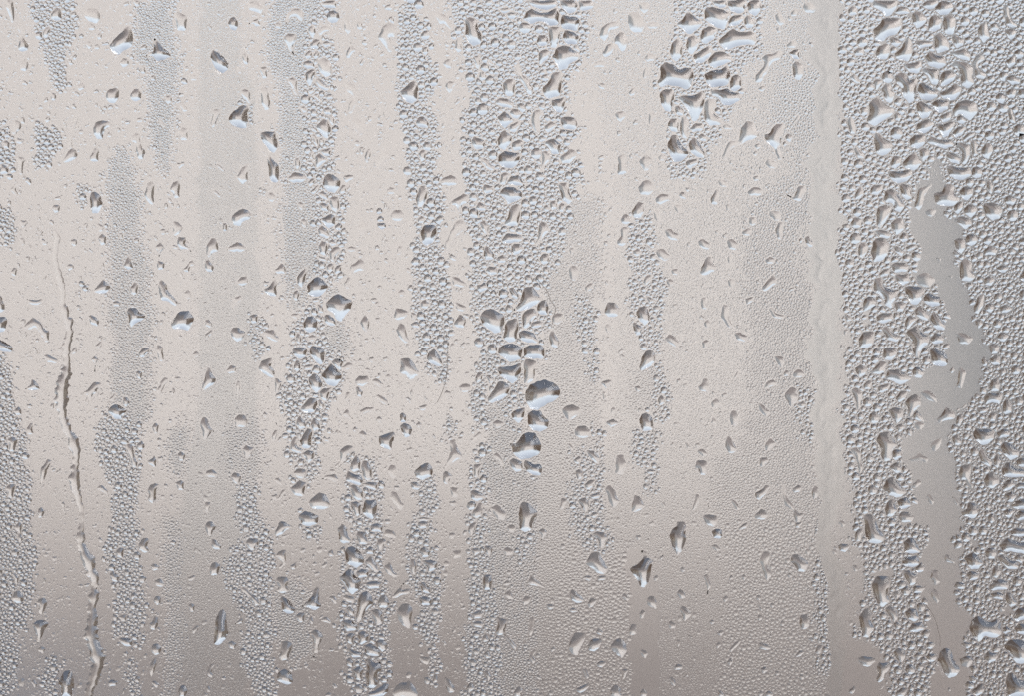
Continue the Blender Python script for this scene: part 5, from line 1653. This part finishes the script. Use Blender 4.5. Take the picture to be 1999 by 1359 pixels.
for zc, cl in CLASSES.items():
    zid = CODE[zc]
    for rad, ch, a0, a1 in cl:
        sp = rad * 1.85
        gx = np.arange(0, RW, sp); gy = np.arange(0, RH, sp * 0.87)
        X, Y = np.meshgrid(gx, gy); X = X + (np.arange(len(gy)) % 2)[:, None] * sp / 2
        X = X + rng.uniform(-.45, .45, X.shape) * sp; Y = Y + rng.uniform(-.45, .45, Y.shape) * sp
        X, Y = X.ravel(), Y.ravel(); m = (X > 3) & (X < RW - 4) & (Y > 3) & (Y < RH - 4); X, Y = X[m], Y[m]
        xi, yi = X.astype(int), Y.astype(int)
        sg = FADE[zc]
        zx = np.clip(X + rng.normal(0, sg, len(X)), 0, RW - 1).astype(int); zy = np.clip(Y + rng.normal(0, sg * 1.3, len(X)), 0, RH - 1).astype(int)
        m = (zone[zy, zx] == zid) & (zone[yi, xi] != 5) & ~occ[yi, xi] & (rng.uniform(0, 1, len(X)) < ch * (1 + 0.8 * dens[yi, xi] * (zc in "SG")))
        X, Y, xi, yi = X[m], Y[m], xi[m], yi[m]
        q = max(1, int(rad * 0.8)); rr = int(math.ceil(rad))
        oy, ox = np.mgrid[-rr:rr+1, -rr:rr+1]; dk = ox * ox + oy * oy <= rad * rad * 0.9; oy, ox = oy[dk], ox[dk]
        for i in rng.permutation(len(X)):
            a, b = yi[i], xi[i]
            if occ[a, b] or occ[a-q if a >= q else 0, b] or occ[min(a+q, RH-1), b] or occ[a, b-q if b >= q else 0] or occ[a, min(b+q, RW-1)]: continue
            occ[np.clip(a + oy, 0, RH-1), np.clip(b + ox, 0, RW-1)] = True
            PX.append(X[i] - MG); PY.append(Y[i] - MG); PR.append(rad * rng.uniform(.88, 1.12)); PA.append(rng.uniform(a0, a1)); PC.append(1.75 if zc in 'BMfF' else 1.1)
PX, PY, PR, PA, PC = map(np.array, (PX, PY, PR, PA, PC))
PA = np.where((PX < 1050) & (PC > 1.5) & (PA < 27), PA * 1.4, PA)
PA = np.where(PA < 36, np.minimum(PA * (1 + 0.4 * np.clip(1 - PY / 750, 0, 1)), 42), PA)
PA = np.where(PA < 26, PA * (1 - 0.4 * np.clip((PY - 600) / 500, 0, 1)), PA)
N = len(PX)
kd = kdtree.KDTree(N)
for i in range(N): kd.insert((PX[i], PY[i], 0), i)
kd.balance()
KN = 13
nb = np.array([[j for _, j, _ in kd.find_n((PX[i], PY[i], 0), KN + 1)][1:] for i in range(N)])
nA = 8
th0 = rng.uniform(0, 6.28, N)
TH = th0[:, None] + np.arange(nA) * 2 * math.pi / nA
el = rng.uniform(0.05, 0.8, N); ea = rng.uniform(0, math.pi, N)
RD = PR[:, None] * (PC[:, None] + el[:, None] * np.cos(2 * (TH - ea[:, None])) + rng.normal(0, 0.27, TH.shape))
ux, uy = np.cos(TH), np.sin(TH)
for k in range(KN):
    j = nb[:, k]; dx, dy = PX[j] - PX, PY[j] - PY; dd = np.maximum(np.hypot(dx, dy), 0.1)
    t = (dd ** 2 + PR ** 2 - PR[j] ** 2) / (2 * dd) - 0.12
    t = np.maximum(t, 0.12 * PR)
    cs = (ux * (dx / dd)[:, None] + uy * (dy / dd)[:, None])
    lim = np.where(cs > 0.15, t[:, None] / np.maximum(cs, 0.15), 1e9)
    RD = np.minimum(RD, lim)
keep = np.ones_like(RD)
for fr in (1.1, 0.95, 0.8, 0.65, 0.5, 0.35, 0.2):
    qx = np.clip(PX[:, None] + ux * RD * fr + MG, 0, RW - 1).astype(int); qy = np.clip(PY[:, None] + uy * RD * fr + MG, 0, RH - 1).astype(int)
    keep = np.where(hard[qy, qx], fr * 0.8, keep)
RD = RD * keep
RD = np.maximum(RD, 0.25)
RM = RD.mean(1)
HT = RM * np.tan(np.radians(PA)) / 2
def dome_mesh(name, idx, rings):
    n = len(idx); V = []
    cx, cy = PX[idx], PY[idx]
    V.append(np.stack([cx, cy, HT[idx]], 1)[:, None])
    for rf in rings:
        h = HT[idx] * (1 - rf * rf)
        V.append(np.stack([cx[:, None] + ux[idx] * RD[idx] * rf, cy[:, None] + uy[idx] * RD[idx] * rf, np.repeat(h[:, None], nA, 1)], 2))
    V.append(V[-1].copy())
    V = np.concatenate(V, 1); nv = V.shape[1]
    co = np.stack([(V[..., 0] - W / 2) * MM, -GAP - V[..., 2] * MM, (H / 2 - V[..., 1]) * MM], -1).reshape(-1, 3)
    loops, sizes = [], []
    a = np.arange(nA); b = (a + 1) % nA; nr = len(rings)
    for k in range(nA): loops += [0, 1 + b[k], 1 + a[k]]; sizes.append(3)
    for r_ in range(nr - 1):
        for k in range(nA):
            p0 = 1 + r_ * nA; p1 = p0 + nA
            loops += [p0 + b[k], p1 + b[k], p1 + a[k], p0 + a[k]]; sizes.append(4)
    nsm = len(sizes)
    base = 1 + nr * nA; loops += [base + k for k in range(nA)]; sizes.append(nA)
    loops = np.array(loops); sizes = np.array(sizes)
    LV = (loops[None] + (np.arange(n) * nv)[:, None]).ravel(); SZ = np.tile(sizes, n)
    me = bpy.data.meshes.new(name)
    me.vertices.add(len(co)); me.vertices.foreach_set("co", co.ravel().astype(np.float32))
    me.loops.add(len(LV)); me.loops.foreach_set("vertex_index", LV.astype(np.int32))
    me.polygons.add(len(SZ)); me.polygons.foreach_set("loop_start", np.concatenate([[0], np.cumsum(SZ)[:-1]]).astype(np.int32))
    me.update(calc_edges=True); me.validate()
    sm = np.ones(len(sizes), bool); sm[-1] = False
    me.polygons.foreach_set("use_smooth", np.tile(sm, n))
    me.materials.append(M_WATER)
    o = bpy.data.objects.new(name, me); C.objects.link(o); o.location = (0, 0, CAM_Z)
    return o
big = np.where(RM > 3.4)[0]; sml = np.where((RM <= 3.4) & (RM > 0.6))[0]
mist = dome_mesh("condensation", sml, [0.62, 1.0])
tag(mist, "fine beads of condensation covering the window pane", "condensation", kind="stuff")
bead = dome_mesh("condensation_beads", big, [0.4, 0.75, 1.0])
# traced drops beyond the largest three hundred join the uncounted beads
V, Fc, flat = [], [], []
for d in drops:
    if id(d) in ind_ids: continue
    cx, cy = d["c"]
    v, f = drop_geo(*d["m"], 0, 0)
    k = len(V); V += [(x - W / 2 * MM, y, z + H / 2 * MM) for x, y, z in v]
    Fc += [tuple(i + k for i in t) for t in f]; nt = len(f) // 2; flat += [True] * nt + [False] * nt
o = link("condensation_drops", V, Fc, M_WATER, True, (0, 0, CAM_Z))
o.data.polygons.foreach_set("use_smooth", np.array(flat))
# one object for everything uncounted
vs, ls, ss, sm, off = [], [], [], [], 0
for q in (mist, bead, o):
    me = q.data; n = len(me.vertices); c = np.empty(n * 3, np.float32); me.vertices.foreach_get("co", c); vs.append(c)
    l = np.empty(len(me.loops), np.int32); me.loops.foreach_get("vertex_index", l); ls.append(l + off)
    z = np.empty(len(me.polygons), np.int32); me.polygons.foreach_get("loop_total", z); ss.append(z)
    b = np.empty(len(me.polygons), bool); me.polygons.foreach_get("use_smooth", b); sm.append(b); off += n
vs, ls, ss, sm = map(np.concatenate, (vs, ls, ss, sm))
me = bpy.data.meshes.new("condensation"); me.vertices.add(len(vs) // 3); me.vertices.foreach_set("co", vs)
me.loops.add(len(ls)); me.loops.foreach_set("vertex_index", ls); me.polygons.add(len(ss))
me.polygons.foreach_set("loop_start", np.concatenate([[0], np.cumsum(ss)[:-1]]).astype(np.int32)); me.update(calc_edges=True)
me.polygons.foreach_set("use_smooth", sm); me.materials.append(M_WATER)
old = mist.data; mist.data = me
for q in (bead, o): bpy.data.objects.remove(q)
print("beads", N, "tris", int((ss - 2).sum()), "individual drops", len(ind), "traced", len(drops))
